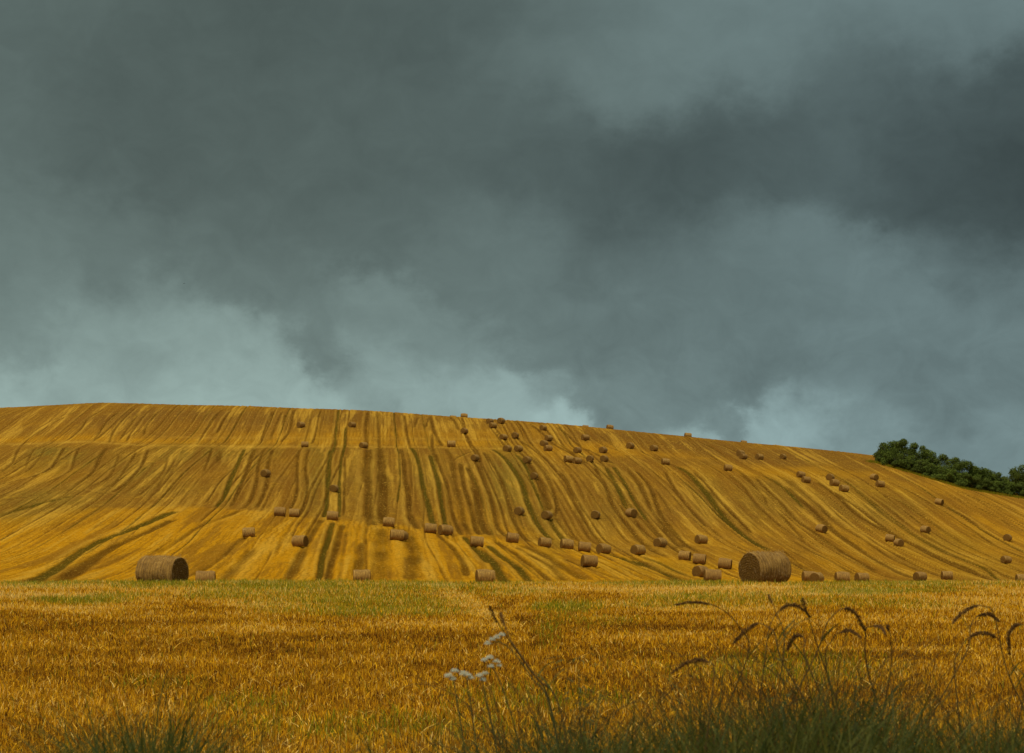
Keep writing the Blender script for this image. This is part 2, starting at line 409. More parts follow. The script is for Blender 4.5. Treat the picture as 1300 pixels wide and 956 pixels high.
def patch(L, wob=1.0):
    out = np.zeros_like(XG)
    wx = 9*nz(XG, YG, .06, 1.)+5*nz(XG, YG, .21, 4.); wy = 3*nz(XG, YG, .07, 3.)
    for px, py, rx, ry, a in L:
        q = ((PXG+wx-px)/rx)**2+((PYG+wy-py)/ry)**2
        out = np.maximum(out, a*np.exp(-q**1.3*0.8))
    return out
green_soft = patch(GREEN); brown = patch(BROWN); gold = patch(GOLD)
_t = np.clip((705-PYG-8*nz(XG, YG, .05, 2.))/60, 0, 1); brown = np.clip(np.maximum(brown*1.2, .66*_t*_t*(3-2*_t)*(1-.75*gold))*(1+.25*nz(XG, YG, .11, 5.)), 0, 1)  # brown floor on the steep upper face: stubble tone plus painted slope shading
# the bench across the upper hill (a pale headland strip) and the brow where the steep face ends
_b = np.interp(PXG, [-400, 0, 60, 110, 200, 320, 450, 560, 660, 760], [588, 564, 563, 561, 565.5, 567, 567, 568, 570, 575])+.8*nz(XG, YG, .13, 2.)
_up = (YG > 380)*np.clip((720-PXG)/80, 0, 1)
ridge = np.maximum(ridge, .95*_up*np.exp(-((PYG-_b)/1.3)**2)*(.8+.3*nz(XG, YG, .3, 1.)))
_b2 = _b-11
ridge = np.maximum(ridge, .55*_up*np.clip((PXG-180)/80, 0, 1)*np.exp(-((PYG-_b2)/1.6)**2))
gold = np.maximum(gold, .6*_up*np.exp(-((PYG-_b+6)/4.5)**2)); brown = brown*(1-.6*_up*np.exp(-((PYG-_b+5)/5)**2))
brown = np.maximum(brown, .55*_up*np.clip((PYG-_b)/2, 0, 1)*np.clip(1-(PYG-_b)/26, 0, 1))
_c = np.interp(PXG, [-400, 0, 120, 250, 330, 420, 500, 560, 640, 700, 760, 880, 960, 1100], [690, 655, 642, 641, 646, 656, 664, 673, 685, 693, 700, 709, 721, 741])+2.0*nz(XG, YG, .15, 6.)
_lo = np.clip((PYG-_c)/4, 0, 1)*(YG < 340)
gold = np.maximum(gold, .9*_lo); brown = brown*(1-.55*_lo)
brown = np.maximum(brown, .45*np.clip((_c-PYG)/3, 0, 1)*np.clip(1-(_c-PYG)/30, 0, 1)*np.clip((PXG-200)/100, 0, 1))
# beyond the margin of the photo let the patchiness go on
brown = np.maximum(brown, np.where((PXG < -20) | (PXG > 1310), np.clip(nz(XG, YG, .04, 7.), 0, 1)*.6, 0))
mesh_z = ZG + rel

# ---- materials for the hill
def straw_base(g, P, u, v, tr, gr, gs, br, go):
    """colour of cut straw seen as a sward: gold, ochre and brown mixed in streaks"""
    st = g.xyz(g.m('MULTIPLY', u, 1.0), g.m('MULTIPLY', v, 0.10), 0.0)
    n1 = g.noise(st, 1.1, 5, 0.65)         # streaks along the rows
    n2 = g.noise(P, 0.16, 4, 0.6)          # patchiness
    n3 = g.noise(P, 2.6, 3, 0.7)           # tufts
    n5 = g.noise(g.scalev(P, (1., .45, 1.)), .55, 6, .72)   # clods, lodged straw and thin stands
    colr = g.mix(g.ramp(n1, .30, .70), c4(.30,.130,.009), c4(.54,.255,.013))
    colr = g.mix(g.m('MULTIPLY', g.ramp(n2, .40, .68), .5), colr, c4(.38,.18,.018))
    colr = g.mix(g.m('MULTIPLY', go, .80), colr, c4(.64,.28,.004))
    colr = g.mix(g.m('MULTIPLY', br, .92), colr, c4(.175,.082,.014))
    colr = g.mix(g.m('MULTIPLY', gs, g.ramp(n1, .2, .75, .6, 1.0)), colr, c4(.150,.130,.018))
    colr = g.mix(g.m('MULTIPLY', g.ramp(n5, .50, .72), .55), colr, c4(.24,.105,.006))
    colr = g.mix(g.m('MULTIPLY', g.ramp(n5, .46, .30), .35), colr, c4(.66,.36,.015))
    n6 = g.noise(g.xyz(g.m('MULTIPLY', u, 1.0), g.m('MULTIPLY', v, .035), 3.0), .34, 4, .65)   # whole swaths differ
    colr = g.mix(g.m('MULTIPLY', g.ramp(n6, .50, .60), .60), colr, c4(.20,.083,.010))
    colr = g.mix(g.m('MULTIPLY', g.ramp(n6, .47, .38), .50), colr, c4(.66,.36,.035))
    colr = g.mix(g.m('MULTIPLY', g.attr('ridge'), .38), colr, c4(.78,.45,.050))
    rag = g.m('MULTIPLY', g.m('SUBTRACT', g.noise(g.scalev(P, (1., .4, 1.)), 1.8, 4, .7), .5), .6)
    tr = g.m('MULTIPLY', g.ramp(g.m('ADD', tr, g.m('MULTIPLY', rag, g.ramp(tr, .0, .25))), .08, .78), g.ramp(tr, .02, .95, .58, .90))
    gr = g.m('MULTIPLY', g.ramp(g.m('ADD', gr, g.m('MULTIPLY', rag, g.ramp(gr, .0, .25))), .10, .85), .8)
    dk = g.mix(g.ramp(n2, .4, .6), c4(.070,.028,.004), c4(.105,.048,.006))
    colr = g.mix(g.m('MULTIPLY', tr, g.ramp(n3, .25, .75, 1.0, .8)), colr, dk)
    colr = g.mix(g.m('MULTIPLY', gr, .72), colr, c4(.050,.058,.005))
    colr = g.mix(g.m('MULTIPLY', g.ramp(n3, .42, .72), .55), colr, c4(.17,.070,.006))
    # drill rows
    w = g.m('SINE', g.m('ADD', g.m('MULTIPLY', u, 8.5), g.m('MULTIPLY', n2, 12.0)))
    msk = g.ramp(g.noise(P, .05, 2), .42, .6)
    colr = g.mix(g.m('MULTIPLY', g.m('MULTIPLY', g.ramp(w, .1, 1.), msk), .42), colr, c4(.20,.085,.006))
    # bits of pale straw
    n4 = g.noise(g.scalev(P, (1., .35, 1.)), 4.0, 2, .6)
    colr = g.mix(g.m('MULTIPLY', g.ramp(n4, .58, .74), .55), colr, c4(.74,.43,.05))
    return colr, n1, n3

m_hill, g = mat('stubble_hillside')
P = g.pos(); x, y, z = g.sep(P)[:3]
u = g.m('ADD', x, g.m('MULTIPLY', y, 0.0633))
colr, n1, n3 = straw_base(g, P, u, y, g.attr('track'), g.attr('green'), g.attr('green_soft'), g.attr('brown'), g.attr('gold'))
h = g.m('ADD', g.m('MULTIPLY', g.noise(P, 3.2, 5, .7), 1.0), g.m('MULTIPLY', n1, .8))
g.out(colr, 1.0, g.bump(h, 1.0, .34), spec=0.0)

idx = np.arange(NC*NR).reshape(NR, NC)
faces = np.stack([idx[:-1, :-1], idx[:-1, 1:], idx[1:, 1:], idx[1:, :-1]], -1).reshape(-1, 4)
rough = rng.normal(0, 0.022, XG.shape)
me = np_mesh('hillside', np.stack([XG, YG, mesh_z+rough], -1).reshape(-1, 3), faces, [m_hill])
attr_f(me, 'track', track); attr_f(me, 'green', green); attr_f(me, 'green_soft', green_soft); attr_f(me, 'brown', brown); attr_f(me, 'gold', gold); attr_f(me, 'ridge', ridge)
tag(link('hillside', me), 'broad stubble hillside striped by wheel tracks, rising to the skyline', 'hillside', kind='structure')

# ---- foreground field
def fore_patch(X, Y, L):
    px = 650+FP*X/np.maximum(Y, 5); py = YH-FP*terrain(X, Y)/np.maximum(Y, 5)
    out = np.zeros_like(X)
    wx = 12*nz(X, Y, .5, 1.)+8*nz(X, Y, 1.3, 4.); wy = 2.0*nz(X, Y, .9, 3.)
    for a, b, rx, ry, s in L:
        q = ((px+wx-a)/rx)**2+((py+wy-b)/ry)**2
        out = np.maximum(out, s*np.exp(-q*q*0.7))
    return out
FG_GREEN = [(400,756,90,4,.35),(520,778,70,5,.45),(150,758,50,3,.5),(730,770,45,5,.6),(1110,752,110,3,.5),(880,760,60,5,.45),(300,743,200,3,.4),(500,745,120,4,.45),(860,743,100,3,.5),(1150,744,160,3,.45),(60,741,90,3,.5),(200,741,50,3,.8),(640,752,60,5,.3),(840,768,50,6,.3),(1130,768,80,6,.25),(760,790,50,6,.2),(380,775,60,6,.3),(100,764,55,5,.75),(45,744,60,4,.35),(200,744,60,5,.55),(360,745,110,6,.6),(480,748,90,6,.45),(440,762,120,9,.42),(480,776,90,8,.5),(520,768,60,8,.4),(720,772,40,6,.75),(640,742,60,3,.25),(930,762,90,9,.3),(1090,752,70,4,.6),(1050,765,80,6,.3),(280,756,50,6,.45),
            (190,868,50,7,.25),(700,890,120,14,.3),(480,925,200,14,.3),(1000,850,120,18,.35),(700,790,20,30,.2),(300,895,60,10,.3)]
FG_DARK = [(588,748,12,3,.8),(612,758,13,5,.9),(640,772,14,7,.9),(664,791,15,8,.9),(686,815,15,10,.8),(706,842,14,12,.7),(350,832,90,9,.6),(560,850,90,8,.5),(780,830,60,9,.6),(1180,830,80,9,.6),(420,795,60,5,.5),(30,790,80,6,.5),(230,790,70,5,.6),(1080,775,80,5,.4),(620,800,60,50,.0),(560,752,60,4,.7),(740,757,60,7,.7),(640,763,60,5,.5),(230,772,60,9,.5),(60,795,160,14,.5),(260,815,140,14,.5),(690,800,60,20,.6),(830,795,120,10,.6),(480,812,160,14,.5),(1200,795,120,7,.4),(1200,752,60,3,.6),(1000,820,200,14,.4),(640,830,120,18,.4),(120,830,120,10,.5),(900,875,300,16,.4),(300,850,200,8,.4)]
FG_PALE = [(558,747,14,3,.9),(576,756,15,5,1.),(596,766,17,6,1.),(616,779,18,7,1.),(636,793,18,8,.9),(655,810,16,9,.6),(330,770,70,4,.6),(200,812,80,4,.5),(900,775,90,4,.6),(1150,790,120,4,.5),(450,820,70,4,.5),(700,752,50,3,.7),(930,748,90,3,.8),(60,757,60,3,.6),(590,762,24,7,.9),(615,775,20,9,.8),(565,748,30,4,.7),(110,775,60,4,.7),(180,773,60,4,.6),(1140,826,120,3,.8),(880,805,60,3,.7),(60,745,80,4,.4),(330,800,150,6,.4),(540,793,120,5,.4),(1250,830,60,5,.5),(120,825,20,4,.6),(1000,752,150,5,.5),(1250,770,100,5,.5),(840,752,80,5,.5)]
m_field, g = mat('stubble_field')
P = g.pos()
colr = g.mix(g.ramp(g.noise(P, 3.0, 5, .7), .3, .7), c4(.085,.032,.004), c4(.30,.135,.006))
colr = g.mix(g.m('MULTIPLY', g.ramp(g.noise(g.scalev(P, (1., .4, 1.)), 30.0, 3, .6), .45, .75), .6), colr, c4(.48,.24,.012))
colr = g.mix(g.m('MULTIPLY', g.attr('green'), .7), colr, c4(.12,.13,.012))
g.out(colr, .95, g.bump(g.noise(P, 22, 5, .7), .8, .04), spec=0.)
NC2, NR2 = 520, 420
tt = np.linspace(-1, 1, NC2); ys2 = np.concatenate([np.linspace(-30, 14, 40), np.linspace(14.5, 129, NR2-40)])
YF = np.repeat(ys2[:, None], NC2, 1); half = np.maximum(YF*0.46, 14.0)+2
XF = tt[None, :]*half
ZF = terrain(XF, YF) + rng.normal(0, .012, XF.shape)
# meet the hill mesh exactly under its first row
ZF = np.where(YF > 127, terrain(XF, YF)-0.02, ZF)
idx = np.arange(NC2*NR2).reshape(NR2, NC2)
faces = np.stack([idx[:-1, :-1], idx[:-1, 1:], idx[1:, 1:], idx[1:, :-1]], -1).reshape(-1, 4)
me = np_mesh('field', np.stack([XF, YF, ZF], -1).reshape(-1, 3), faces, [m_field])
attr_f(me, 'green', fore_patch(XF, YF, FG_GREEN))
tag(link('field', me), 'flat stubble field in the foreground below the hill', 'field', kind='structure')

# ---- the land all round, to the horizon
m_land, g = mat('distant_land')
P = g.pos()
colr = g.mix(g.ramp(g.noise(P, .01, 5, .6), .4, .6), c4(.20,.15,.03), c4(.06,.08,.02))
g.out(colr, .95, spec=.05)
gx = np.concatenate([-np.geomspace(4000, 60, 26), np.linspace(-50, 50, 11), np.geomspace(60, 4000, 26)])
gy = np.concatenate([-np.geomspace(3000, 40, 16), np.linspace(-30, 700, 74), np.geomspace(740, 6000, 20)])
XL, YL = np.meshgrid(gx, gy)
ZL = terrain(XL, YL)
pxl = 650+FP*XL/np.maximum(YL, 1)
inside = (YL < 565)
ZL = ZL - np.where(inside, 1.2, 0.6)
ZL = np.where(YL < 8, np.minimum(ZL, -3.2), ZL)
sidef = np.clip((np.abs(XL)-260)/700, 0, 1)
ZL = ZL*(1-sidef) + (-14.0)*sidef
idx = np.arange(XL.size).reshape(XL.shape)
faces = np.stack([idx[:-1, :-1], idx[:-1, 1:], idx[1:, 1:], idx[1:, :-1]], -1).reshape(-1, 4)
tag(link('land', np_mesh('land', np.stack([XL, YL, ZL], -1).reshape(-1, 3), faces, [m_land])), 'farmland round the hill out to the horizon', 'land', kind='structure')

# ------------------------------------------------------------------ stubble blades
def blade_cloud(name, n_at, mask=None, hmin=.10, hmax=.20, wmin=.005, wmax=.011, y0=18.0, y1=96.0, dens=420, lean=.35, flat=False):
    rows = []
    y = y0; X = []; Y = []
    while y < y1:
        dy = 1.0
        wdt = 0.86*(y+1)+4; d = dens*min(1.0, (24.0/y))
        n = int(wdt*dy*d); xx = rng.uniform(-wdt/2, wdt/2, n); yy = rng.uniform(y, y+dy, n)
        X.append(xx); Y.append(yy); y += dy
    X = np.concatenate(X); Y = np.concatenate(Y)
    return X, Y

def build_blades(name, X, Y, H, Wd, lean, tone, gr, m, flatness=None):
    n = len(X); Z = terrain(X, Y)
    az = rng.uniform(0, 2*np.pi, n); fa = rng.uniform(0, 2*np.pi, n)
    lx = np.cos(az)*lean*H; ly = np.sin(az)*lean*H
    if flatness is not None: hz = H*(1-flatness)+.015
    else: hz = H*np.sqrt(np.maximum(1-lean**2, .05))
    dx = np.cos(fa)*Wd; dy = np.sin(fa)*Wd*0.5
    b0 = np.stack([X-dx, Y-dy, Z-.02], 1); b1 = np.stack([X+dx, Y+dy, Z-.02], 1)
    m0 = np.stack([X-dx*.8+lx*.45, Y-dy*.8+ly*.45, Z+hz*.55], 1); m1 = np.stack([X+dx*.8+lx*.45, Y+dy*.8+ly*.45, Z+hz*.55], 1)
    t0 = np.stack([X-dx*.3+lx, Y-dy*.3+ly, Z+hz], 1); t1 = np.stack([X+dx*.3+lx, Y+dy*.3+ly, Z+hz], 1)
    V = np.stack([b0, b1, m1, m0, t1, t0], 1).reshape(-1, 3)
    k = np.arange(n)[:, None]*6
    F = np.concatenate([k+np.array([[0,1,2,3]]), k+np.array([[3,2,4,5]])], 0)
    me = np_mesh(name, V, F, [m], smooth=False)
    attr_f(me, 'tone', np.repeat(tone, 6)); attr_f(me, 'green', np.repeat(gr, 6))
    return link(name, me)

m_blade, g = mat('cut_straw')
tn = g.attr('tone')
rp = g.n('ShaderNodeValToRGB'); g.t.links.new(tn, rp.inputs[0])
e = rp.color_ramp.elements; e[0].position = 0; e[0].color = c4(.10,.036,.004); e[1].position = 1; e[1].color = c4(.90,.60,.14)
for p, c in ((.25, c4(.27,.105,.005)), (.5, c4(.62,.28,.006)), (.75, c4(.86,.45,.010))):
    q = e.new(p); q.color = c
colr = g.mix(g.attr('green'), rp.outputs[0], c4(.17,.21,.008))
g.out(colr, .8, spec=.04, trans=.25)

X, Y = blade_cloud('stubble', 0, dens=500)
kp = rng.random(len(X)) < .62+.38*np.clip(nz(X, Y, 3.1, 1.)+nz(X, Y, 9.3, 6.), -1, 1); X = X[kp]; Y = Y[kp]
pg = fore_patch(X, Y, FG_GREEN); pd = fore_patch(X, Y, FG_DARK); pp = fore_patch(X, Y, FG_PALE)
n = len(X)
clump = nz(X, Y, 2.3, 5.)*.5+nz(X, Y, 6.1, 9.)*.5
tone = np.clip(rng.normal(.50, .27, n) + .20*clump + .17*nz(X*.35, Y, .9, 3.) + .13*nz(X, Y*1.6, .45, 3.)+.16*np.clip((Y-55)/14, 0, 1) - .42*pd + .34*pp + .07*np.clip((Y-50)/40, 0, 1)-.10*np.clip((50-Y)/20, 0, 1), 0, 1)
isg = (rng.random(n) < pg*.95).astype(float)*rng.uniform(.5, 1, n)
isg = np.maximum(isg, (rng.random(n) < .02)*rng.uniform(.3, .8, n))
H = rng.uniform(.05, .125, n)*(1+.35*clump)*(1+.5*(isg > .4))*(1+.35*np.clip((Y-50)/35, 0, 1)); H = np.maximum(H, .03)*(1-.35*pp)
Wd = rng.uniform(.0035, .0085, n)*(1+np.clip((Y-30)/50, 0, 1.0))
o = build_blades('straw_stubble', X, Y, H, Wd, rng.uniform(0, .85, n), tone, isg, m_blade)
tag(o, 'short golden cut stubble standing over the foreground field', 'stubble', kind='stuff')
# loose chopped straw lying on top
X, Y = blade_cloud('loose', 0, dens=95)
pp = fore_patch(X, Y, FG_PALE); keep = rng.random(len(X)) < (.25+.75*pp); X = X[keep]; Y = Y[keep]; n = len(X)
o = build_blades('chopped_straw', X, Y, rng.uniform(.08, .26, n), rng.uniform(.004, .009, n), np.full(n, .97), np.clip(rng.normal(.78, .15, n), 0, 1), np.zeros(n), m_blade, flatness=rng.uniform(.55, .92, n))
tag(o, 'loose pale chopped straw scattered over the stubble', 'straw', kind='stuff')

# ------------------------------------------------------------------ round bales
m_wrap, g = mat('bale_straw_side')
P = g.objco(); x, y, z = g.sep(P)[:3]
ang = g.m('ARCTAN2', z, y)
sv = g.xyz(g.m('MULTIPLY', x, 9.0), g.m('MULTIPLY', ang, 1.6), 0.)
n1 = g.noise(sv, 1.4, 5, .7); n2 = g.noise(P, 3.0, 4, .6); n3 = g.noise(P, 26., 4, .75)
colr = g.mix(g.ramp(n1, .3, .7), c4(.20,.098,.014), c4(.54,.31,.066))
colr = g.mix(g.m('MULTIPLY', g.ramp(n2, .42, .66), .55), colr, c4(.19,.10,.026))
colr = g.mix(g.m('MULTIPLY', g.ramp(n3, .5, .72), .7), colr, c4(.07,.032,.008))
colr = g.mix(g.m('MULTIPLY', g.ramp(g.noise(P, 19., 3, .7), .58, .72), .6), colr, c4(.62,.42,.15))
orn = g.n('ShaderNodeObjectInfo').outputs['Random']
colr = g.mix(g.m('MULTIPLY', orn, .45), colr, c4(.20,.095,.024))
lay = g.m('SINE', g.m('ADD', g.m('MULTIPLY', x, 46.), g.m('MULTIPLY', n2, 7.)))
colr = g.mix(g.m('MULTIPLY', g.ramp(lay, .3, 1.), .28), colr, c4(.10,.05,.014))
g.out(colr, .9, g.bump(g.m('ADD', n3, n1), .9, .05), spec=.08)
m_end, g = mat('bale_straw_end')
P = g.objco(); x, y, z = g.sep(P)[:3]
rr = g.m('SQRT', g.m('ADD', g.m('MULTIPLY', y, y), g.m('MULTIPLY', z, z)))
ang = g.m('ARCTAN2', z, y)
n2 = g.noise(P, 5., 4, .6)
wv = g.m('SINE', g.m('ADD', g.m('ADD', g.m('MULTIPLY', rr, 62.), ang), g.m('MULTIPLY', n2, 9.)))
n3 = g.noise(g.xyz(x, g.m('MULTIPLY', y, 1.5), z), 17., 4, .8)
colr = g.mix(g.ramp(wv, -2.4, 2.0), c4(.17,.078,.014), c4(.30,.155,.030))
colr = g.mix(g.m('MULTIPLY', g.ramp(n3, .50, .70), .8), colr, c4(.045,.018,.005))
colr = g.mix(g.m('MULTIPLY', g.ramp(g.noise(P, 15., 4, .8), .56, .70), .75), colr, c4(.66,.38,.07))
g.out(colr, .95, g.bump(g.m('ADD', g.m('MULTIPLY', wv, .12), g.m('MULTIPLY', n3, 4.)), 1., .07), spec=.0)
m_straw, g = mat('loose_straw'); 
colr = g.mix(g.attr('tone'), c4(.22,.11,.03), c4(.62,.42,.17)); g.out(colr, .8, spec=.1, trans=.1)

def roll_mesh(D, L, seg, rings, seed, amp):
    """the curved side of a bale, axis along X, resting on z = 0 at its lowest point, slightly slumped"""
    rad = D/2; V = []
    for i in range(rings+1):
        t = i/rings; x = (t-.5)*L
        edge = min(t, 1-t)*L
        er = -0.045*math.exp(-(edge/.05)**1.2)
        for j in range(seg):
            a = 2*math.pi*j/seg
            nv = mnoise.noise(Vector((x*1.7+seed, math.cos(a)*1.5, math.sin(a)*1.5)))*amp + mnoise.noise(Vector((x*7+seed, math.cos(a)*6, math.sin(a)*6)))*amp*.45
            r = rad+er+nv
            yy = math.cos(a)*r*(1.035-.03*math.sin(a)); zz = math.sin(a)*r
            if zz < -rad*.90: zz = -rad*.90-(zz+rad*.90)*-.15
            V.append((x, yy, zz+rad*.95))
    F = [(i*seg+j, i*seg+(j+1) % seg, (i+1)*seg+(j+1) % seg, (i+1)*seg+j) for i in range(rings) for j in range(seg)]
    return V, F

def end_mesh(ring, side, L, D, seed, rings=5):
    """one end face: rings shrinking from the rim to the centre with an uneven surface; side = -1 / 1"""
    seg = len(ring); V = []; cz = D/2*.95
    for k in range(rings+1):
        s = 1-k/rings*.97
        for (x, y, z) in ring:
            bul = side*(.035*(1-s*s) + (0 if k == 0 else .022*mnoise.noise(Vector((y*s*9+seed, (z-cz)*s*9, side*3.)))))
            V.append((x+bul, y*s, cz+(z-cz)*s))
    F = []
    for k in range(rings):
        for j in range(seg):
            q = (k*seg+j, k*seg+(j+1) % seg, (k+1)*seg+(j+1) % seg, (k+1)*seg+j)
            F.append(q if side < 0 else q[::-1])
    return V, F

def pymesh(name, V, F, m, smooth=True):
    me = bpy.data.meshes.new(name); me.from_pydata(V, [], F); me.update()
    for p in me.polygons: p.use_smooth = smooth
    me.materials.append(m); return me

def make_bale_meshes(D, L, seg, rings, seed, amp, er):
    V, F = roll_mesh(D, L, seg, rings, seed, amp)
    side = pymesh('straw_roll', V, [f[::-1] for f in F], m_wrap)
    a, fa = end_mesh(V[:seg], -1, L, D, seed, er); b, fb = end_mesh(V[-seg:], 1, L, D, seed+5, er)
    return side, pymesh('end_face', a, fa, m_end), pymesh('end_face', b, fb, m_end)

def straw_fuzz(D, L, n, seed):
    r = np.random.default_rng(seed); rad = D/2; cz = rad*.95
    V = []; F = []; T = []
    for i in range(n):
        a = r.uniform(-.5, math.pi+.5) if r.random() < .8 else r.uniform(0, 2*math.pi)
        if r.random() < .72:
            x = r.uniform(-.5, .5)*L; p = Vector((x, math.cos(a)*rad*1.01, math.sin(a)*rad+cz)); nr = Vector((0, math.cos(a), math.sin(a)))
        else:
            s = 1 if r.random() < .5 else -1; q = math.sqrt(r.random())*rad; a = r.uniform(0, 6.283)
            p = Vector((s*(L/2+.03), math.cos(a)*q, math.sin(a)*q+cz)); nr = Vector((s, 0, 0))
        d = (nr*r.uniform(.1, .9)+Vector(r.normal(0, 1, 3))*.8).normalized(); ln = r.uniform(.05, .15)
        w = d.cross(Vector((0, .3, 1))).normalized()*.004
        if (p+d*ln).z < 0.0: continue
        k = len(V); V += [p-w, p+w, p+d*ln+w*.4, p+d*ln-w*.4]; F.append((k, k+1, k+2, k+3)); T += [r.random()]*4
    me = pymesh('loose_straw', V, F, m_straw, False); attr_f(me, 'tone', T); return me

GRP = 'round straw bales scattered over the harvested hill'
def bale_from(meshes, loc, yaw, label, tilt=0.0, fuzz=None, scale=1.0):
    t = empty('round_bale', loc, 0); t.rotation_euler = (0, tilt, yaw); t.scale = (scale, scale, scale)
    tag(t, label, 'straw bale', GRP)
    link('straw_roll', meshes[0], t); link('end_face', meshes[1], t); link('end_face', meshes[2], t)
    if fuzz: tag(link('loose_straw', fuzz, t), kind='stuff')
    return t

# the two near bales on the brow of the foreground field
big1 = make_bale_meshes(1.42, 1.84, 72, 26, 1.0, .050, 10)
big2 = make_bale_meshes(1.46, 1.72, 72, 26, 9.0, .052, 10)
yb = 87.0; xb = (206-650)/FP*yb
bale_from(big1, (xb, yb, gz(xb, yb)-.10), R(-23), 'large near straw bale on the field brow at left, dark end facing right', fuzz=straw_fuzz(1.42, 1.84, 2600, 3))
yb = 84.5; xb = (971-650)/FP*yb
bale_from(big2, (xb, yb, gz(xb, yb)-.03), R(34), 'largest near straw bale on the field brow at right, end face turned left', fuzz=straw_fuzz(1.46, 1.72, 2600, 4))

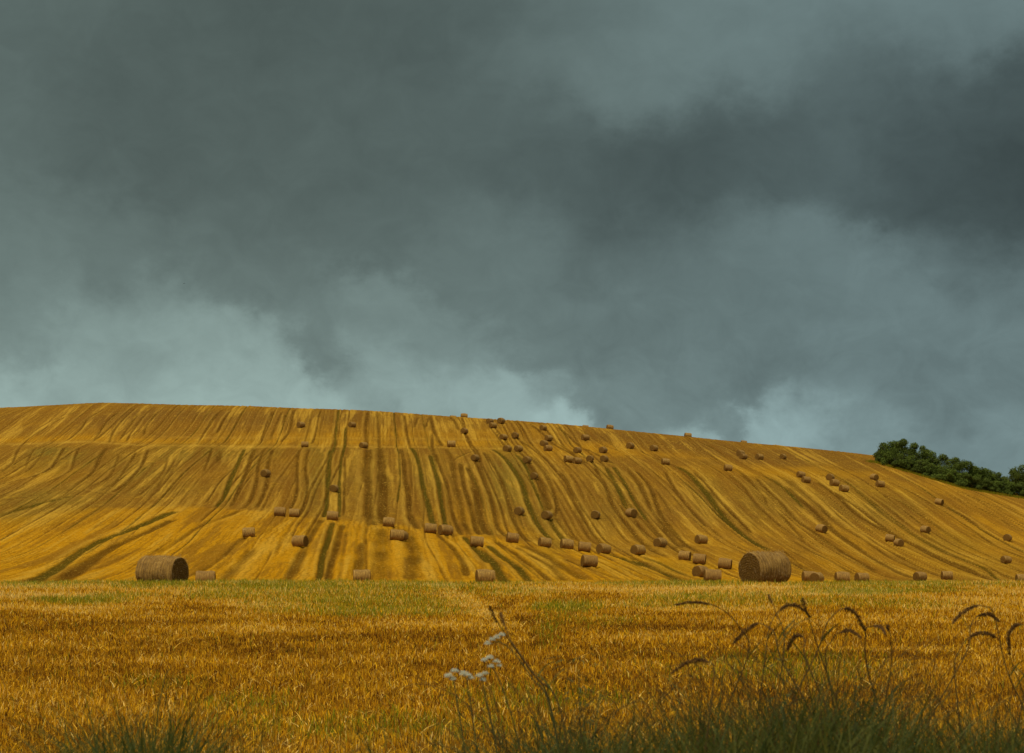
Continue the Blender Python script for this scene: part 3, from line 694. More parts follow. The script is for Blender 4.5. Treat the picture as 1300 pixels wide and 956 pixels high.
small = [make_bale_meshes(1.34, 1.56, 36, 8, 20.0+i*7, .06, 4) for i in range(5)]
B = [ # px, py of the middle, yaw, distance override (behind a brow), label
(261,735,4,0,'small bale just right of the large left near bale, sunk behind the brow'),
(316,676,6,0,'lone bale left of the tracks, side on, above the small brow bale'),
(355,650,4,0,'left bale of the close pair at the foot of the steep left slope'),
(373.5,651,2,0,'flat looking right bale of the close pair at the steep slope foot'),
(422,655,4,0,'bale sitting at the top of a green wheel track below mid slope'),
(381,687,-24,0,'bale on a brown track with its dark end turned right, left of centre'),
(424,620,80,0,'end on bale between two green tracks in the middle of the steep slope'),
(337,601,70,0,'dark end on bale alone on the upper left slope below the bench'),
(387,564,5,0,'pale bale on the bench line, left of two, below the hilltop'),
(382,539.5,50,0,'leftmost bale near the hilltop, above the pale bench bale'),
(447,539,50,0,'second bale from the left on the brown strip near the hilltop'),
(461.5,565,50,0,'dark bale on the bench line at the head of a wide brown track'),
(493,663,4,0,'bale at the lower end of the wide brown tracks, centre left'),
(503.5,680,8,0,'front bale of the touching pair below the wide brown tracks'),
(510,677,70,238,'rear end on bale showing behind the right of its touching neighbour'),
(459.5,738,3,172,'bale mostly hidden behind the brow, only its pale top showing'),
(546,671,6,0,'left bale of the two at the foot of twin green tracks'),
(565,673.5,30,0,'low dark bale, right of the two at the foot of twin green tracks'),
(605,688,5,0,'bale at the bend of a green track just left of lower centre'),
(616,738,12,168,'long looking bale half hidden behind the brow at lower centre'),
(573,564,8,0,'bale on the bench line right of centre, below the skyline'),
(603,581,60,0,'dark bale below the bench at the head of the crossing tracks'),
(589,528.5,10,-525,'bale standing on the skyline, leftmost large bump of the ridge'),
(575,528.5,20,-527,'tiny bale top peeping over the skyline at the far left of the ridge bales'),
(589.5,547,60,0,'bale a short way straight below the leftmost skyline bale'),
(622,534.5,55,0,'upper bale of the touching pair just under the skyline left of centre'),
(625.5,540,40,0,'lower bale of the touching pair just under the skyline left of centre'),
(636,534.5,60,0,'bale tight under the skyline, right of a touching pair'),
(639,554.5,50,0,'left bale of the side by side two on the upper centre slope'),
(654,553,70,0,'right bale of the side by side two on the upper centre slope'),
(644,569.5,60,0,'left bale of the two above the green stained slope'),
(658,569.5,50,0,'right bale of the two above the green stained slope, slightly tilted'),
(669,584,65,0,'bale at the head of the green track on the stained slope'),
(678,604,75,0,'end on bale with a pale rim at the top of a broad dark track'),
(689.5,543,55,0,'dim bale on the brown strip above the stacked looking pair'),
(696.5,556,45,0,'top bale of the loose three in a column, upper centre'),
(690.5,563,60,0,'middle bale of the loose three in a column, upper centre'),
(695.5,569,30,0,'bottom bale of the loose three in a column, upper centre'),
(743,541,5,-539.3,'flat bale top cut by the skyline right of centre'),
(774,542.5,15,-539.2,'whole dark bale standing on the skyline right of centre'),
(743,555.5,30,0,'bale alone on the brown strip below the cut off skyline bale'),
(733,571.5,55,0,'bale directly above the row of four on the upper slope'),
(765.5,571.5,60,0,'bale above the right end of the row of four'),
(721.5,583,25,0,'leftmost bale of the row of four on the upper slope'),
(732.5,585,30,0,'second bale of the row of four, touching its left neighbour'),
(749,582.5,75,0,'third bale of the row of four on the upper slope'),
(767,582.5,65,0,'rightmost bale of the row of four on the upper slope'),
(800,566,60,0,'bale midway between the row of four and the next bale right'),
(830,569,55,0,'lone dark bale on the brown band edge right of the row of four'),
(844.6,586,15,0,'bale lying side on where a green track begins, right of upper centre'),
(873,552.5,10,-549.8,'brownish bale standing on the skyline above the right slope'),
(944,561,10,-558.6,'rightmost bale on the skyline, low and flat'),
(924,594,12,0,'bale side on below the brown band, under the rightmost skyline bale'),
(940,575.5,50,0,'upper bale of the touching pair on the brown band'),
(943.5,579.5,40,0,'lower bale of the touching pair on the brown band'),
(964,580,40,0,'bale right of the touching pair on the brown band'),
(994,579.5,60,0,'last small bale to the right along the brown band'),
(659,649.5,72,0,'end on bale at the foot of the green stained slope, leftmost of four'),
(694,654.5,65,0,'bale where two dark tracks meet, second of four in a line'),
(756,653.5,75,0,'round end on bale, third of four in a line across mid slope'),
(801.5,651.5,-62,0,'bale with face turned right, last of four in a line across mid slope'),
(691,688.5,20,0,'largest bale of the lower centre row, its dark end to the left'),
(719,691,15,0,'second bale of the lower centre row'),
(741.5,694.5,5,0,'smallest side on bale of the lower centre row'),
(766,697,38,0,'bale right of the smallest one in the lower centre row'),
(650,683,10,0,'faint bale between the green bend bale and the lower centre row'),
(810,698.5,42,0,'bale with a dark left end, right end of the lower centre row'),
(838,689.5,50,0,'bale on a dark track above the right end of the lower centre row'),
(747.5,712.5,16,0,'big side on bale standing alone below the lower centre row'),
(890,685,30,0,'bale alone uphill of the cluster beside the largest near bale'),
(869,705,-20,0,'upper left bale of the cluster left of the largest near bale'),
(887.5,710,-12,0,'pale topped second bale of the cluster left of the largest near bale'),
(889,726,48,0,'bale turned end on in the front of the cluster by the largest near bale'),
(904,732,3,0,'lowest bale of the cluster, side on, partly over the one behind'),
(920,716,-15,0,'low dark bale tucked close to the left of the largest near bale'),
(1027,730,8,232,'left bale of the brow pair just right of the largest near bale'),
(1037,731,60,226,'darker right bale of the brow pair just right of the largest near bale'),
(1069,736.5,5,232,'flat pale bale top behind the brow, middle of the right brow bales'),
(1094,737,20,240,'bale nearly sunk behind the brow, farthest right of the brow bales'),
(1168,732,32,0,'left one of two bales low on the right slope, dark end to the left'),
(1202,730.5,4,0,'right one of two bales low on the right slope, seen side on'),
(1297,741,5,262,'bale top just showing at the right edge above the brow'),
(1277,710.5,28,0,'lower bale of the two by the right edge'),
(1279,683,66,0,'upper end on bale of the two by the right edge'),
(1129.5,683,-22,0,'upper left bale of the close pair on the middle of the right slope'),
(1141,689,-72,0,'lower right end on bale of the close pair on the middle right slope'),
(1174.6,672.5,-58,0,'bale with a pale left side, alone above the close right slope pair'),
(1042.6,671.5,-55,0,'bale alone on the slope above and right of the largest near bale'),
(1192,637,-40,0,'bale alone below the middle of the bush line'),
(1110,605.5,-65,0,'upper bale of the two just below the left end of the bushes'),
(1117,614.5,20,0,'lower bale of the two just below the left end of the bushes'),
(1054,606,60,0,'upper bale of the diagonal three left of the bushes'),
(1059,613,25,0,'middle bale of the diagonal three left of the bushes'),
(1071,620.5,25,0,'lowest and largest bale of the diagonal three left of the bushes'),
(1016.5,602.5,25,0,'upper left bale of the diagonal pair further left of the bushes'),
(1023,609,20,0,'lower right bale of the diagonal pair further left of the bushes'),
]
for i, (px, py, yaw, yd, lab) in enumerate(B):
    if yd < 0:      # on or just behind the skyline
        ys_ = np.arange(440, 545, .5); pg_ = YH-FP*terrain((px-650)/FP*ys_, ys_)/ys_; k_ = int(np.argmin(pg_))
        tp_ = pg_[k_:]-1.27*FP/ys_[k_:]; q_ = int(np.argmin(np.abs(tp_+yd))); yy = float(ys_[k_+q_]); xx = (px-650)/FP*yy
    elif yd: yy = float(yd); xx = (px-650)/FP*yy; 
    else:
        xx, yy = hit(px, py)
        for _ in range(2):
            xx, yy = hit(px, py+0.5*1.3*FP/yy*0.9)
    z = gz(xx, yy)
    sl = (gz(xx+.6, yy)-gz(xx-.6, yy))/1.2
    sc = random.uniform(.90, 1.05)
    if yd:
        # lift or sink only by what the ground there allows
        pass
    bale_from(small[i % 5], (xx, yy, z-.05), R(yaw), lab, tilt=-math.atan(sl)*math.cos(R(yaw)), scale=sc)

# ------------------------------------------------------------------ bushes on the field edge
m_leaf, g = mat('bush_leaves')
tn = g.attr('tone')
oi = g.n('ShaderNodeObjectInfo').outputs['Random']
colr = g.mix(tn, c4(.045,.064,.010), c4(.15,.19,.026))
colr = g.mix(g.m('MULTIPLY', oi, .45), colr, c4(.095,.110,.022))
g.out(colr, .85, spec=.03, trans=.25)
m_bark, g = mat('bark')
g.out(g.mix(g.noise(g.objco(), 6., 4), c4(.05,.035,.022), c4(.13,.10,.07)), .9)

def trunk_mesh(h, r, seed):
    rn = random.Random(seed); V = []; F = []
    def limb(p0, p1, r0, r1, seg=7):
        k = len(V); d = (p1-p0); a = d.orthogonal().normalized(); b = d.cross(a).normalized()
        for t in (0, .5, 1):
            c = p0+d*t+(Vector((rn.uniform(-.1, .1), rn.uniform(-.1, .1), 0)) if t == .5 else Vector())
            rr = r0+(r1-r0)*t
            for j in range(seg):
                q = 2*math.pi*j/seg; V.append(c+(a*math.cos(q)+b*math.sin(q))*rr)
        for t in range(2):
            for j in range(seg): F.append((k+t*seg+j, k+t*seg+(j+1) % seg, k+(t+1)*seg+(j+1) % seg, k+(t+1)*seg+j))
    top = Vector((rn.uniform(-.2, .2), rn.uniform(-.2, .2), h*.5))
    limb(Vector((0, 0, -.3)), top, r, r*.6)
    for i in range(6):
        a = i/6*6.283+rn.uniform(-.4, .4); q = rn.uniform(.25, .5)
        limb(top*rn.uniform(.5, 1.), Vector((math.cos(a)*h*q, math.sin(a)*h*q, h*rn.uniform(.6, .9))), r*.45, r*.12, 5)
    return pymesh('trunk', V, F, m_bark)

def crown_mesh(h, rx, ry, n, seed, leaf=.30):
    r = np.random.default_rng(seed)
    # lobes: smaller masses of foliage round the stem
    lob = []
    for i in range(15):
        a = r.uniform(0, 6.283); q = r.uniform(.1, .78); zc = r.uniform(.10, .84)*h
        sp = math.sqrt(max(.15, 1-((zc/h-.42)/.62)**2))
        lob.append((math.cos(a)*rx*q*sp, math.sin(a)*ry*q*sp, zc, r.uniform(.20, .46)*min(rx, h*.45)*1.15, r.uniform(-.25, .25)))
    lob.append((0, 0, h*.45, min(rx, h*.5)*.75, -.1)); lob.append((r.uniform(-.4, .4), 0, h*.86-.1, rx*.30, .15))
    P = []; N = []; T = []
    for k in range(n):
        L = lob[r.integers(len(lob))]
        d = r.normal(0, 1, 3); d /= np.linalg.norm(d)
        rad = L[3]*(r.uniform(.72, 1.10) if r.random() < .85 else r.uniform(1.05, 1.35))
        p = np.array(L[:3])+d*rad*np.array([1, 1, .85])
        if p[2] < .05: continue
        P.append(p); N.append(d+r.normal(0, .55, 3)); T.append(np.clip(.45+L[4]*1.3+r.normal(0, .25), 0, 1))
    P = np.array(P); N = np.array(N); N /= np.linalg.norm(N, axis=1)[:, None]; n = len(P)
    up = r.normal(0, 1, (n, 3)); A = np.cross(N, up); A /= np.linalg.norm(A, axis=1)[:, None]; Bv = np.cross(N, A)
    s = r.uniform(.55, 1.25, n)[:, None]*leaf; s2 = s*r.uniform(.5, .8, n)[:, None]
    V = np.stack([P-A*s, P-Bv*s2*.9+N*.05, P+A*s, P+Bv*s2], 1).reshape(-1, 3)
    F = np.arange(n*4).reshape(n, 4)
    me = np_mesh('crown', V, F, [m_leaf], smooth=False); attr_f(me, 'tone', np.repeat(T, 4)); return me

def base_py(px): return float(np.interp(px, [1100,1116,1155,1187,1226,1268,1300,1360,1500], [586,588.5,600,609.5,621,628,633,645,668]))
BUSH = [ # px, top row, half width px, row (0 front, 1 back), label
(1122,562,11,1,'leftmost rounded tree at the top end of the hedge line on the hill'),
(1134,559,12,1,'second tree from the left along the skyline of the hedge'),
(1147,555,12,1,'tallest tree of the left clump, crown highest against the sky'),
(1160,560,11,1,'tree just right of the tallest crown in the left clump'),
(1172,563,10,1,'small domed crown after the notch right of the left clump'),
(1184,572,11,1,'tree where the hedge skyline starts to fall to the right'),
(1197,575,12,1,None),(1210,579,11,1,None),(1222,584,11,1,None),(1236,590,12,1,None),(1249,594,11,1,None),
(1260,598,11,1,'last tree before the low dip in the hedge skyline'),
(1273,606,11,1,'low bush filling the dip in the hedge skyline'),
(1286,594,11,2,'spiky topped tree rising right of the dip in the hedge'),
(1300,587,13,2,'tall tree cut by the right edge of the photo'),
(1320,586,16,2,None),(1345,592,18,2,None),
(1119,573,9,0,'lowest leftmost bush touching the golden field corner'),
(1130,574,10,0,None),(1143,576,11,0,None),(1157,579,11,0,None),(1170,583,11,0,None),(1183,588,11,0,None),(1196,592,12,0,None),(1210,596,11,0,None),
(1224,600,12,0,None),(1238,605,12,0,None),(1252,608,12,0,None),(1266,612,12,0,None),(1281,611,12,0,None),(1296,612,13,0,None),(1314,616,14,0,None),(1334,620,15,0,None),(1356,624,16,0,None),
]
for i, (px, top, hw, row, lab) in enumerate(BUSH):
    x0, y0 = hit(px, base_py(px)-0.5, 300, 530)
    y0 = min(y0, 470)
    y0 += (.9, 6.0, 16.0)[row]; x0 = (px-650)/FP*y0
    z0 = gz(x0, y0)-.1; ht = max(2.2, y0*(YH-top)/FP - z0); rx = hw/FP*y0*1.3
    t = empty('field_edge_tree', (x0, y0, z0), random.uniform(0, 6.28))
    if lab is None: lab = 'dense dark green bush in the front row of the hedge, one of many merging' if row == 0 else 'dark green tree in the back row of the hedge, merging with its neighbours'
    tag(t, lab, 'tree', 'trees and bushes along the top edge of the field')
    link('crown', crown_mesh(ht, rx*random.uniform(.9, 1.15), rx*1.0, 5600, 100+i, .155), t)
    link('trunk', trunk_mesh(ht, .16, 200+i), t)
# rough grass under the hedge
pts = []
for px in np.arange(1104, 1420, .5):
    x0, y0 = hit(float(px), base_py(px)+.3, 300, 530); pts.append((x0, min(y0, 470)))
pts = np.array(pts)
n = 9000; k = rng.integers(0, len(pts), n)
X = pts[k, 0]+rng.normal(0, .5, n); Y = pts[k, 1]+rng.normal(1.0, .7, n)
o = build_blades('hedge_grass', X, Y, rng.uniform(.15, .6, n), rng.uniform(.02, .05, n), rng.uniform(0, .5, n), rng.uniform(.1, .35, n), rng.uniform(.3, .9, n), m_blade)
tag(o, 'rough grass growing along the foot of the hedge', 'grass', kind='stuff')

# ------------------------------------------------------------------ plants on the near verge
m_stalk, g = mat('dry_grass_stem')
g.out(g.mix(g.noise(g.objco(), 9., 3), c4(.040,.026,.005), c4(.11,.060,.010)), .75, spec=.15)
m_seed, g = mat('grass_seed_head')
g.out(g.mix(g.attr('tone'), c4(.060,.028,.008), c4(.20,.10,.025)), .8, spec=.1, trans=.15)
m_gleaf, g = mat('verge_leaf')
g.out(g.mix(g.attr('tone'), c4(.022,.040,.004), c4(.13,.125,.014)), .6, spec=.2, trans=.25)

def tube(P, r0, r1, seg=6):
    V = []; F = []; n = len(P)
    for i in range(n):
        d = (P[min(i+1, n-1)]-P[max(i-1, 0)]).normalized(); a = d.cross(Vector((0, 1, .2))).normalized(); b = d.cross(a).normalized()
        rr = r0+(r1-r0)*i/(n-1)
        for j in range(seg):
            q = 2*math.pi*j/seg; V.append(P[i]+(a*math.cos(q)+b*math.sin(q))*rr)
    for i in range(n-1):
        for j in range(seg): F.append((i*seg+j, i*seg+(j+1) % seg, (i+1)*seg+(j+1) % seg, (i+1)*seg+j))
    return V, F

def leafblade(V, F, T, P, w, tone):
    k0 = len(V); n = len(P)
    side = Vector((random.uniform(-1, 1), random.uniform(-.5, .5), 0)).normalized()
    for i, p in enumerate(P):
        t = i/(n-1); ww = w*(1-t)**.7*(1 if t > .15 else .5+t*3.3)
        V += [p-side*ww, p+side*ww]; T += [tone]*2
    for i in range(n-1): F.append((k0+2*i, k0+2*i+1, k0+2*i+3, k0+2*i+2))

CG = {'G': (860,750,5.909), 'H': (1080,750,5.909), 'P': (0,0,1.0)}
def wpts(crop, pts, D, dd=0.0):
    ox, oy, sc = CG[crop]; Q = catmull([(ox+x/sc, oy+y/sc) for x, y in pts], 8); n = len(Q)
    return [Vector(((q[0]-650)/FP*(D+dd*i/n), D+dd*i/n, (YH-q[1])/FP*(D+dd*i/n))) for i, q in enumerate(Q)]

STALK = [ # crop, root->tip points, distance, head fraction, label
('P',[(985,1100),(978,930),(972,830),(976,800),(983,783),(994,771),(1006,767),(1019,772),(1028,782)],8.2,.42,'tall arching grass stalk drooping right, highest of the left tuft'),
('P',[(1012,1100),(1003,920),(993,840),(984,806),(975,796),(962,791),(950,797),(938,808),(932,815)],7.6,.40,'arching grass stalk with the thickest seed head, drooping to the left'),
('P',[(965,1110),(958,930),(950,830),(940,798),(925,780),(910,770),(893,765),(875,764),(858,767)],9.5,.30,'faint long grass stalk sweeping left above the tuft'),
('P',[(1040,1110),(1030,930),(1024,840),(1022,816),(1018,807),(1010,806),(1004,814),(1000,824)],7.8,.45,'short hooked grass stalk with a dark seed head in the middle of the tuft'),
('P',[(1010,1110),(1020,930),(1036,830),(1048,795),(1060,779),(1073,772),(1084,776),(1092,788),(1098,800)],8.4,.40,'broad arching grass stalk in the middle, dark seed head at its top'),
('P',[(1030,1110),(1040,940),(1048,840),(1057,812),(1068,802),(1080,800),(1092,808)],7.9,.35,'lower arching grass stalk inside the broad arch'),
('P',[(930,1110),(922,940),(916,880),(910,848),(897,839),(884,837),(870,842),(858,854)],7.2,.45,'low arching grass stalk at the left end of the tuft, drooping left'),
('P',[(1105,1110),(1100,940),(1097,850),(1099,802),(1104,796),(1112,794),(1119,796),(1124,804)],8.3,.35,'small hooked grass stalk near the right of the tuft'),
('P',[(1140,1110),(1136,950),(1134,850),(1131,812),(1128,800),(1127,793)],8.3,.22,'straight grass stalk at the right edge of the tuft'),
('P',[(1060,1110),(1050,930),(1036,815),(1027,785),(1019,760)],8.0,.16,'straight pointed grass stalk leaning left above the highest arch'),
('P',[(1020,1110),(1012,930),(996,820),(984,775),(976,755)],8.8,.16,'thin straight grass stalk reaching highest at the left of the tuft'),
('P',[(1285,1110),(1276,930),(1272,850),(1262,780),(1250,770),(1238,769),(1228,773),(1217,781),(1210,790)],8.6,.42,'upper of two parallel arching grass stalks at right, drooping left'),
('P',[(1216,1110),(1220,930),(1226,830),(1232,796),(1240,783),(1249,779),(1259,780),(1268,788)],8.4,.40,'lower parallel grass stalk at right, head drooping right'),
('P',[(1204,1110),(1206,940),(1210,850),(1217,828),(1228,811),(1242,803),(1256,804),(1263,808)],7.8,.40,'wide low arching grass stalk below the two parallel ones'),
('P',[(1330,1110),(1320,930),(1312,850),(1304,800),(1297,793),(1288,794),(1280,806),(1282,822)],8.1,.40,'arching grass stalk at the right edge of the photo'),
('P',[(1300,1110),(1292,950),(1286,880),(1284,840),(1281,815)],7.6,.20,'short upright grass stalk near the right edge'),
('P',[(745,1110),(712,905),(682,862),(662,833),(648,812),(640,792),(636,778)],7.2,.20,'leaning grass stalk rising left above the white flowers'),
('P',[(735,1110),(700,900),(672,850),(650,818),(632,790),(622,770)],8.6,.20,'faint second leaning grass stalk behind the white flowers'),
]
def seed_head(P, seed, thick=.009):
    r = random.Random(seed); V, F = tube(P, .0022, .0008, 5); T = [.3]*len(V); n = len(P)
    for i in range(n-1):
        for kq in range(14):
            t = r.random(); p = P[i]*(1-t)+P[i+1]*t; d = (P[i+1]-P[i]).normalized()
            ph = (i+t)/(n-1); w = thick*(math.sin(math.pi*min(1, ph*.93+.07))**.6)
            off = Vector((r.gauss(0, 1), r.gauss(0, 1), r.gauss(0, 1)-.5)).normalized()
            ln = r.uniform(.006, .013); q = p+off*w*r.uniform(.2, 1.); dd = (d*.9+off*.5+Vector((0, 0, -.35))).normalized()
            s = dd.cross(Vector((0, 1, 0)))
            if s.length < .01: continue
            s = s.normalized()*r.uniform(.0012, .0024); k = len(V)
            V += [q, q+dd*ln*.5+s, q+dd*ln, q+dd*ln*.5-s, q+dd*ln*.5+Vector((0, -.0018, .0008))]; T += [r.random()]*5
            F += [(k, k+1, k+4), (k+1, k+2, k+4), (k+2, k+3, k+4), (k+3, k, k+4)]
    me = pymesh('seed_head', V, F, m_seed, False); attr_f(me, 'tone', T); return me

for i, (crop, pts, D, hf, lab) in enumerate(STALK):
    ln_ = (-1, 1)[i % 2]*random.uniform(30, 120) if i < 16 else 0
    pts = [(x_+ln_*max(0, (y_-840)/270)**.8, y_) for x_, y_ in pts]
    P = wpts(crop, pts, D, random.uniform(-.25, .25))
    root = Vector((P[0].x, P[0].y, gz(P[0].x, P[0].y)-.03)); 
    off = root.copy(); P = [p-off for p in P]; P[0] = Vector((0, 0, 0))
    t = empty('grass_stalk', root); tag(t, lab, 'wild grass', 'arching grass stalks on the near verge')
    nh = int(len(P)*(1-hf))
    V, F = tube(P[:nh+1], .0036, .0018); link('stem', pymesh('stem', V, F, m_stalk), t)
    link('seed_head', seed_head(P[nh:], 50+i, .0095 if hf > .35 else .006), t)
    V = []; F = []; T = []
    for kq in range(2):
        b = int(len(P)*random.uniform(.08, .35)); p = P[b]; a = random.choice((-1, 1)); ln = random.uniform(.25, .45)
        L = [p+Vector((a*ln*s*.5, .05*s*random.uniform(-1, 1), ln*(s*.9-s*s*.75))) for s in np.linspace(0, 1, 8)]
        V = []; F = []; T = []; leafblade(V, F, T, L, .0045, random.random()*.7)
        me = pymesh('leaf', V, F, m_gleaf); attr_f(me, 'tone', T); link('leaf', me, t)

# low verge grass: dense where the photo shows it
def dens_v(px): # how high (row) the green mass reaches along the bottom of the photo
    return float(np.interp(px, [-300,0,60,120,190,240,320,480,600,680,760,820,880,960,1040,1120,1180,1260,1320,1600],
                               [985,980,970,925,888,925,970,970,955,925,900,922,902,878,866,876,915,905,902,912]))
V = []; F = []; T = []
for k in range(9500):
    px = random.uniform(-250, 1560); D = random.uniform(6.8, 9.0)
    topy = dens_v(px)+abs(random.gauss(0, 22))-12+random.random()*30
    if random.random() < .18: topy -= random.uniform(5, 60)
    if topy > 985: continue
    x = (px-650)/FP*D; z0 = gz(x, D)-.02; ztop = (YH-topy)/FP*D; h = ztop-z0
    dx = random.gauss(0, .30); dy = random.gauss(0, .1); droop = random.uniform(.05, .5)
    L = []
    for s in np.linspace(0, 1, 6): L.append(Vector((x+dx*s*s, D+dy*s*s, z0+h*(s*(1+droop)-droop*s**3))))
    leafblade(V, F, T, L, random.uniform(.0018, .0055), max(0, min(1, random.gauss(.45, .28))))
me = pymesh('verge_grass', V, F, m_gleaf); attr_f(me, 'tone', T)
tag(link('verge_grass', me), 'dark green grass leaves along the near verge at the bottom edge', 'grass', kind='stuff')
# dry thin stems mixed through the tuft
V = []; F = []; T = []
for k in range(360):
    px = random.choice((random.gauss(1040, 65), random.gauss(1040, 60), random.gauss(1255, 50), random.gauss(900, 40), random.gauss(690, 30))); D = random.uniform(7.2, 9.2)
    top = dens_v(px)-random.uniform(-10, 90); x = (px-650)/FP*D; z0 = gz(x, D); h = (YH-top)/FP*D-z0; dx = random.gauss(0, .30); fl = random.uniform(.0, .9)
    L = [Vector((x+dx*(.25*s+.75*s**(2.2)), D+.12*s*math.sin(k), z0+h*(s*(1+fl*.35)-fl*.35*s**4-(fl > .6)*.10*s**8))) for s in np.linspace(0, 1, 14)]
    a, b = tube(L, .0023, .0009, 4); kk = len(V); V += a; F += [tuple(q+kk for q in f) for f in b]
tag(link('dry_stems', pymesh('dry_stems', V, F, m_stalk)), 'thin dry stems criss-crossing through the verge tufts', 'dry grass', kind='stuff')

# white umbels
m_petal, g = mat('white_florets')
g.out(g.mix(g.noise(g.objco(), 90., 3), c4(.30,.31,.17), c4(.58,.57,.42)), .8, trans=.2)
m_gstem, g = mat('green_stem'); g.out(c4(.055,.062,.018), .7)
FL = [ # floret clusters (px,py,r px) of each head, stem path root->head, label
([(619,817,4),(625,812,4),(631,809,4),(637,806,4)],[(735,1110),(700,905),(676,862),(650,826),(634,815)],7.0,'topmost white wildflower, on a long leaning stem'),
([(615,838,4),(622,835,4.5),(630,840,4),(623,846,4),(634,845,3)],[(690,1110),(660,950),(640,880),(626,848)],7.1,'middle white wildflower below the topmost one'),
([(570,858,5),(577,852,5),(575,862,4)],[(600,1110),(590,960),(580,890),(576,864)],7.1,'leftmost white wildflower at the bottom of the photo'),
([(588,855,5),(594,857,5),(598,861,4)],[(620,1110),(606,960),(598,900),(593,863)],7.1,'white wildflower head beside the leftmost one'),
([(609,858,4.5),(616,855,4),(613,863,4)],[(650,1110),(632,960),(620,900),(612,865)],7.1,'rightmost of the low white wildflower heads'),
]
for i, (cl, st, D, lab) in enumerate(FL):
    P = wpts('P', st, D); root = Vector((P[0].x, P[0].y, gz(P[0].x, P[0].y)-.02))
    t = empty('white_wildflower', root); tag(t, lab, 'flower', 'white wildflowers on the near verge')
    Q = [p-root for p in P]; Q[0] = Vector((0, 0, 0))
    V, F = tube(Q, (.003), .0018); link('stem', pymesh('stem', V, F, m_gstem), t)
    V = []; F = []; SV = []; SF = []
    for (px, py, r) in cl:
        c = Vector(((px-650)/FP*D, D, (YH-py)/FP*D))-root; rr = r/FP*D
        a, b = tube([Q[-1], (Q[-1]+c)/2+Vector((0, 0, -.002)), c-Vector((0, 0, rr*.4))], .0014, .0008, 4); kk = len(SV); SV += a; SF += [tuple(q+kk for q in f) for f in b]
        for k in range(60):
            d = Vector((random.gauss(0, 1), random.gauss(0, 1), abs(random.gauss(0, .6)))).normalized(); p = c+Vector((d.x*rr*random.random()**.4*1.15, d.y*rr*random.random()**.4*1.15, d.z*rr*.95-rr*.2))
            s = random.uniform(.0018, .0032); kk = len(V)
            for j in range(5):
                q = j*1.2566+k; V.append(p+Vector((math.cos(q)*s, math.sin(q)*s*.8, random.uniform(-.3, .3)*s+math.sin(q)*s*.4)))
            V.append(p+Vector((0, -.0004, .0012))); F += [(kk+j, kk+(j+1) % 5, kk+5) for j in range(5)]
    link('flower_head', pymesh('flower_head', V, F, m_petal, False), t)
    link('flower_stalk', pymesh('flower_stalk', SV, SF, m_gstem), t)

# green leaves of a small broad-leaved weed near the bottom
LEAFY = [(735,850,'small bushy green weed in the bottom middle, right of the white flowers'),(1085,860,'dark leafy weed at the foot of the right tuft'),(995,856,'dark green weed under the thickest seed head')]
for i, (px, py, lab) in enumerate(LEAFY):
    D = 7.6; x = (px-650)/FP*D; z0 = gz(x, D); h = (YH-(py-16))/FP*D-z0
    t = empty('leafy_weed', (x, D, z0)); tag(t, lab, 'weed', 'leafy weeds on the verge')
    V, F = tube([Vector((0, 0, -.02)), Vector((.01, 0, h*.5)), Vector((0, .01, h*.95))], .004, .0015); link('stem', pymesh('stem', V, F, m_gstem), t)
    V = []; F = []; T = []
    for k in range(150):
        b = Vector((0, 0, h*random.uniform(.35, 1.))); a = random.uniform(0, 6.283); ln = random.uniform(.02, .055); r = random.uniform(0, .09)
        d = Vector((math.cos(a), math.sin(a)*.7, random.uniform(-.1, .6))).normalized(); b = b+d*r
        L = [b+d*ln*s+Vector((0, 0, -.02*s*s)) for s in np.linspace(0, 1, 4)]
        leafblade(V, F, T, L, random.uniform(.004, .008), random.random()*.6)
    me = pymesh('foliage', V, F, m_gleaf); attr_f(me, 'tone', T); link('foliage', me, t)

# ------------------------------------------------------------------ a bird, far off
m_bird, g = mat('dark_feathers'); g.out(c4(.03,.03,.03), .8)
bb = [(-.15,0,.0,.010),(-.10,0,.0,.030),(-.02,0,0,.040),(.06,0,.005,.036),(.11,0,.012,.022),(.14,0,.012,.022),(.17,0,.008,.004)]
V = []; F = []
for (x_, y_, z_, r_) in bb:
    for j in range(8): V.append((x_, math.cos(j*.7854)*r_, z_+math.sin(j*.7854)*r_))
for i in range(len(bb)-1):
    for j in range(8): F.append((i*8+j, i*8+(j+1) % 8, (i+1)*8+(j+1) % 8, (i+1)*8+j))
for sg in (-1, 1):       # wings raised in a shallow V, swept back
    k = len(V); prof = [(.0,.07,-.03,0.),(.12,.075,-.045,.05),(.24,.03,-.07,.07),(.36,-.06,-.09,.06)]
    for (yy_, xf, xb_, zz_) in prof:
        for (q_, dz_) in ((xf, .006), (xb_, .003), (xb_, -.003), (xf, -.004)): V.append((q_, sg*yy_, zz_+.01+dz_))
    for i in range(3):
        for j in range(4): F.append((k+i*4+j, k+i*4+(j+1) % 4, k+i*4+4+(j+1) % 4, k+i*4+4+j))
bo = link('bird', pymesh('bird', V, F, m_bird)); yb = 330.0; bo.location = ((233.5-650)/FP*yb, yb, (YH-360)/FP*yb); bo.rotation_euler = (R(8), 0, R(70))
tag(bo, 'tiny dark bird flying in the grey sky at left', 'bird')

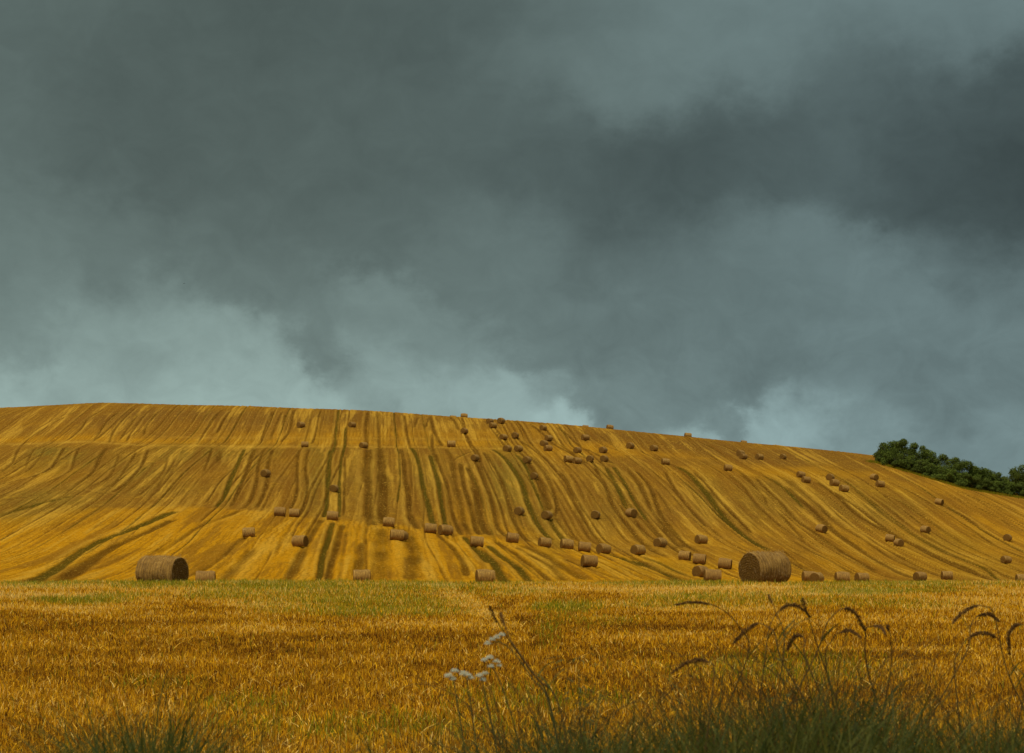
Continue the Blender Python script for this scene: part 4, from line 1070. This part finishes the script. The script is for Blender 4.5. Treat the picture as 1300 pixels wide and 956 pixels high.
# ------------------------------------------------------------------ sky
world = bpy.data.worlds.new('World'); SC.world = world; world.use_nodes = True
g = G(world.node_tree)
SUN_EL, SUN_AZ = 60.0, 215.0       # azimuth clockwise from +Y (the view): behind the camera, to the left
co = g.n('ShaderNodeTexCoord').outputs['Generated']
dn = g.vm('NORMALIZE', co)
wn = g.n('ShaderNodeTexNoise'); g.c(g.scalev(dn, (1., 1., 1.5)), wn.inputs['Vector']); wn.inputs['Scale'].default_value = 9.0; wn.inputs['Detail'].default_value = 6; wn.inputs['Roughness'].default_value = .55
off = g.vm('SUBTRACT', wn.outputs['Color'], (.5, .5, .5))
x, y, z = g.sep(dn)[:3]
ox, oy, oz = g.sep(off)[:3]
A = g.m('ADD', g.m('MULTIPLY', g.m('ARCTAN2', x, y), FP), 650.0)
E = g.m('SUBTRACT', YH, g.m('MULTIPLY', g.m('ARCSINE', z), FP))
wn2 = g.n('ShaderNodeTexNoise'); g.c(g.scalev(dn, (1., 1., 1.3)), wn2.inputs['Vector']); wn2.inputs['Scale'].default_value = 38.0; wn2.inputs['Detail'].default_value = 7; wn2.inputs['Roughness'].default_value = .62
px2, py2, pz2 = g.sep(g.vm('SUBTRACT', wn2.outputs['Color'], (.5, .5, .5)))[:3]
A2 = g.m('ADD', g.m('MULTIPLY_ADD', px2, 110., A), g.m('MULTIPLY', ox, 150.)); E2 = g.m('ADD', g.m('MULTIPLY_ADD', py2, 90., E), g.m('MULTIPLY', oy, 110.))
CTRL = [(0,0,100,110),(150,120,92,110),(330,60,90,110),(550,30,91,90),(700,60,105,80),(800,90,116,80),(950,60,118,90),(1120,20,120,80),(1270,10,122,80),(1200,60,115,70),(1100,120,98,80),(1200,170,83,80),(1290,150,81,70),(1290,235,72,75),(1180,240,79,80),(1270,315,80,60),(1190,335,102,50),(1060,230,94,70),(950,190,87,80),(850,250,83,70),(780,270,86,60),(700,220,90,80),(650,160,96,80),(500,190,93,90),(430,140,97,80),(300,190,95,90),(150,200,92,90),(30,170,104,90),(30,300,116,80),(150,300,112,70),(300,310,103,80),(480,270,100,90),(640,300,113,80),(800,315,104,60),(920,300,108,60),(1000,315,118,50),(950,365,112,60),(1100,375,120,60),(1285,375,112,60),(50,365,124,60),(230,375,132,60),(350,345,112,50),(30,430,128,50),(120,430,141,60),(220,420,147,60),(300,430,147,50),(420,440,117,32),(400,400,117,40),(480,400,128,50),(470,455,146,38),(570,440,127,50),(560,485,158,50),(640,500,161,45),(700,500,140,30),(730,440,113,60),(800,420,113,60),(920,400,110,60),(850,470,112,60),(1000,450,110,60),(1100,420,117,60),(1060,490,124,45),(1150,470,114,60),(1250,440,116,60),(1200,500,112,70),(100,500,156,70),(300,500,160,60),(755,505,122,35),(820,500,124,50),(850,545,156,26),(905,538,120,20),(950,550,158,30),(1030,530,154,40),(1120,550,134,50),(1250,570,128,60),(0,560,168,70),(300,560,166,80),(700,542,170,26)]
sw = None; sv = None
for a, e, v, s in CTRL:
    dx = g.m('MULTIPLY', g.m('SUBTRACT', A2, float(a)), 1.0/s); dy = g.m('MULTIPLY', g.m('SUBTRACT', E2, float(e)), 1.0/(s*.70))
    q = g.m('ADD', g.m('MULTIPLY', dx, dx), g.m('MULTIPLY', dy, dy))
    w = g.m('POWER', 2.71828, g.m('MULTIPLY', q, -1.0))
    sw = w if sw is None else g.m('ADD', sw, w)
    sv = g.m('MULTIPLY', w, float(v)) if sv is None else g.m('MULTIPLY_ADD', w, float(v), sv)
BG = 0.015
sw = g.m('ADD', sw, BG); sv = g.m('ADD', sv, BG*112.0)
V0 = g.m('DIVIDE', sv, sw)
f1 = g.noise(g.scalev(dn, (1., 1., 1.8)), 16., 7, .55, .6)
f2 = g.noise(g.vm('ADD', g.scalev(dn, (1., 1., 1.2)), g.scalev(off, (.03, .03, .03))), 46., 7, .62, .8)
low = g.ramp(E, 250., 560., .45, 1.0)
V1 = g.m('ADD', g.m('MULTIPLY_ADD', low, 7., V0), g.m('MULTIPLY', g.m('SUBTRACT', f1, .5), g.m('MULTIPLY', low, 30.)))
V1 = g.m('ADD', V1, g.m('MULTIPLY', g.m('SUBTRACT', f2, .5), g.m('MULTIPLY', low, 28.)))
lum = g.m('POWER', g.m('MULTIPLY', g.m('MAXIMUM', V1, 30.), 1/255.), 2.2)
# tint: greenish grey on the left, bluer on the right
blu = g.ramp(A, 250., 1250., 0., 1.)
tint = g.mix(blu, c4(.735, 1.0, .935), c4(.70, 1.0, 1.02))
brt = g.ramp(g.m('MULTIPLY', V1, 1.), 75., 160., 0., 1.)
lumc = g.n('ShaderNodeCombineXYZ'); [g.c(lum, lumc.inputs[i]) for i in range(3)]
cl = g.vm('MULTIPLY', tint, lumc.outputs[0])
# the overcast brightens high overhead and behind the photographer
zen = g.ramp(z, .30, .85, 0., 1.)
back = g.ramp(y, .2, -.8, 0., .55)
up = g.m('MAXIMUM', zen, g.m('MULTIPLY', back, g.ramp(z, .02, .35, .2, 1.)))
hi = g.mix(g.ramp(f1, .35, .65), c4(.52, .60, .66), c4(.95, 1.0, 1.02))
cl = g.mix(up, cl, hi)
K = 10.0/(2**EXPO)
cl = g.vm('MULTIPLY', cl, (K, K, K))
sky = g.n('ShaderNodeTexSky', sky_type='NISHITA'); sky.sun_disc = False; sky.sun_elevation = R(SUN_EL); sky.sun_rotation = R(SUN_AZ)
fin = g.mix(g.m('MULTIPLY', up, .12), cl, sky.outputs[0])
bg = g.n('ShaderNodeBackground'); g.t.links.new(fin, bg.inputs[0]); bg.inputs[1].default_value = 0.1
wo = g.n('ShaderNodeOutputWorld'); g.t.links.new(bg.outputs[0], wo.inputs[0])

sd = bpy.data.lights.new('sun', 'SUN'); sd.energy = 1.5; sd.angle = R(14); sd.color = (1., .93, .82)
so = bpy.data.objects.new('sun', sd); COL.objects.link(so)
az = R(SUN_AZ); el = R(SUN_EL)
dirv = Vector((math.sin(az)*math.cos(el), math.cos(az)*math.cos(el), math.sin(el)))
so.rotation_euler = dirv.to_track_quat('Z', 'Y').to_euler()

# ------------------------------------------------------------------ camera
cd = bpy.data.cameras.new('camera'); cam = bpy.data.objects.new('camera', cd); COL.objects.link(cam)
cam.location = (0, 0, 0); cam.rotation_euler = (R(90), 0, 0)
cd.lens = 70.0; cd.sensor_width = 36.0; cd.sensor_fit = 'HORIZONTAL'; cd.shift_y = (YH-478)/1300.0
cd.clip_start = .1; cd.clip_end = 12000
cd.dof.use_dof = True; cd.dof.focus_distance = 110; cd.dof.aperture_fstop = 8.0
SC.camera = cam
SC.render.engine = 'CYCLES'
SC.view_settings.view_transform = 'Standard'; SC.view_settings.look = 'None'; SC.view_settings.gamma = 1; SC.view_settings.exposure = EXPO
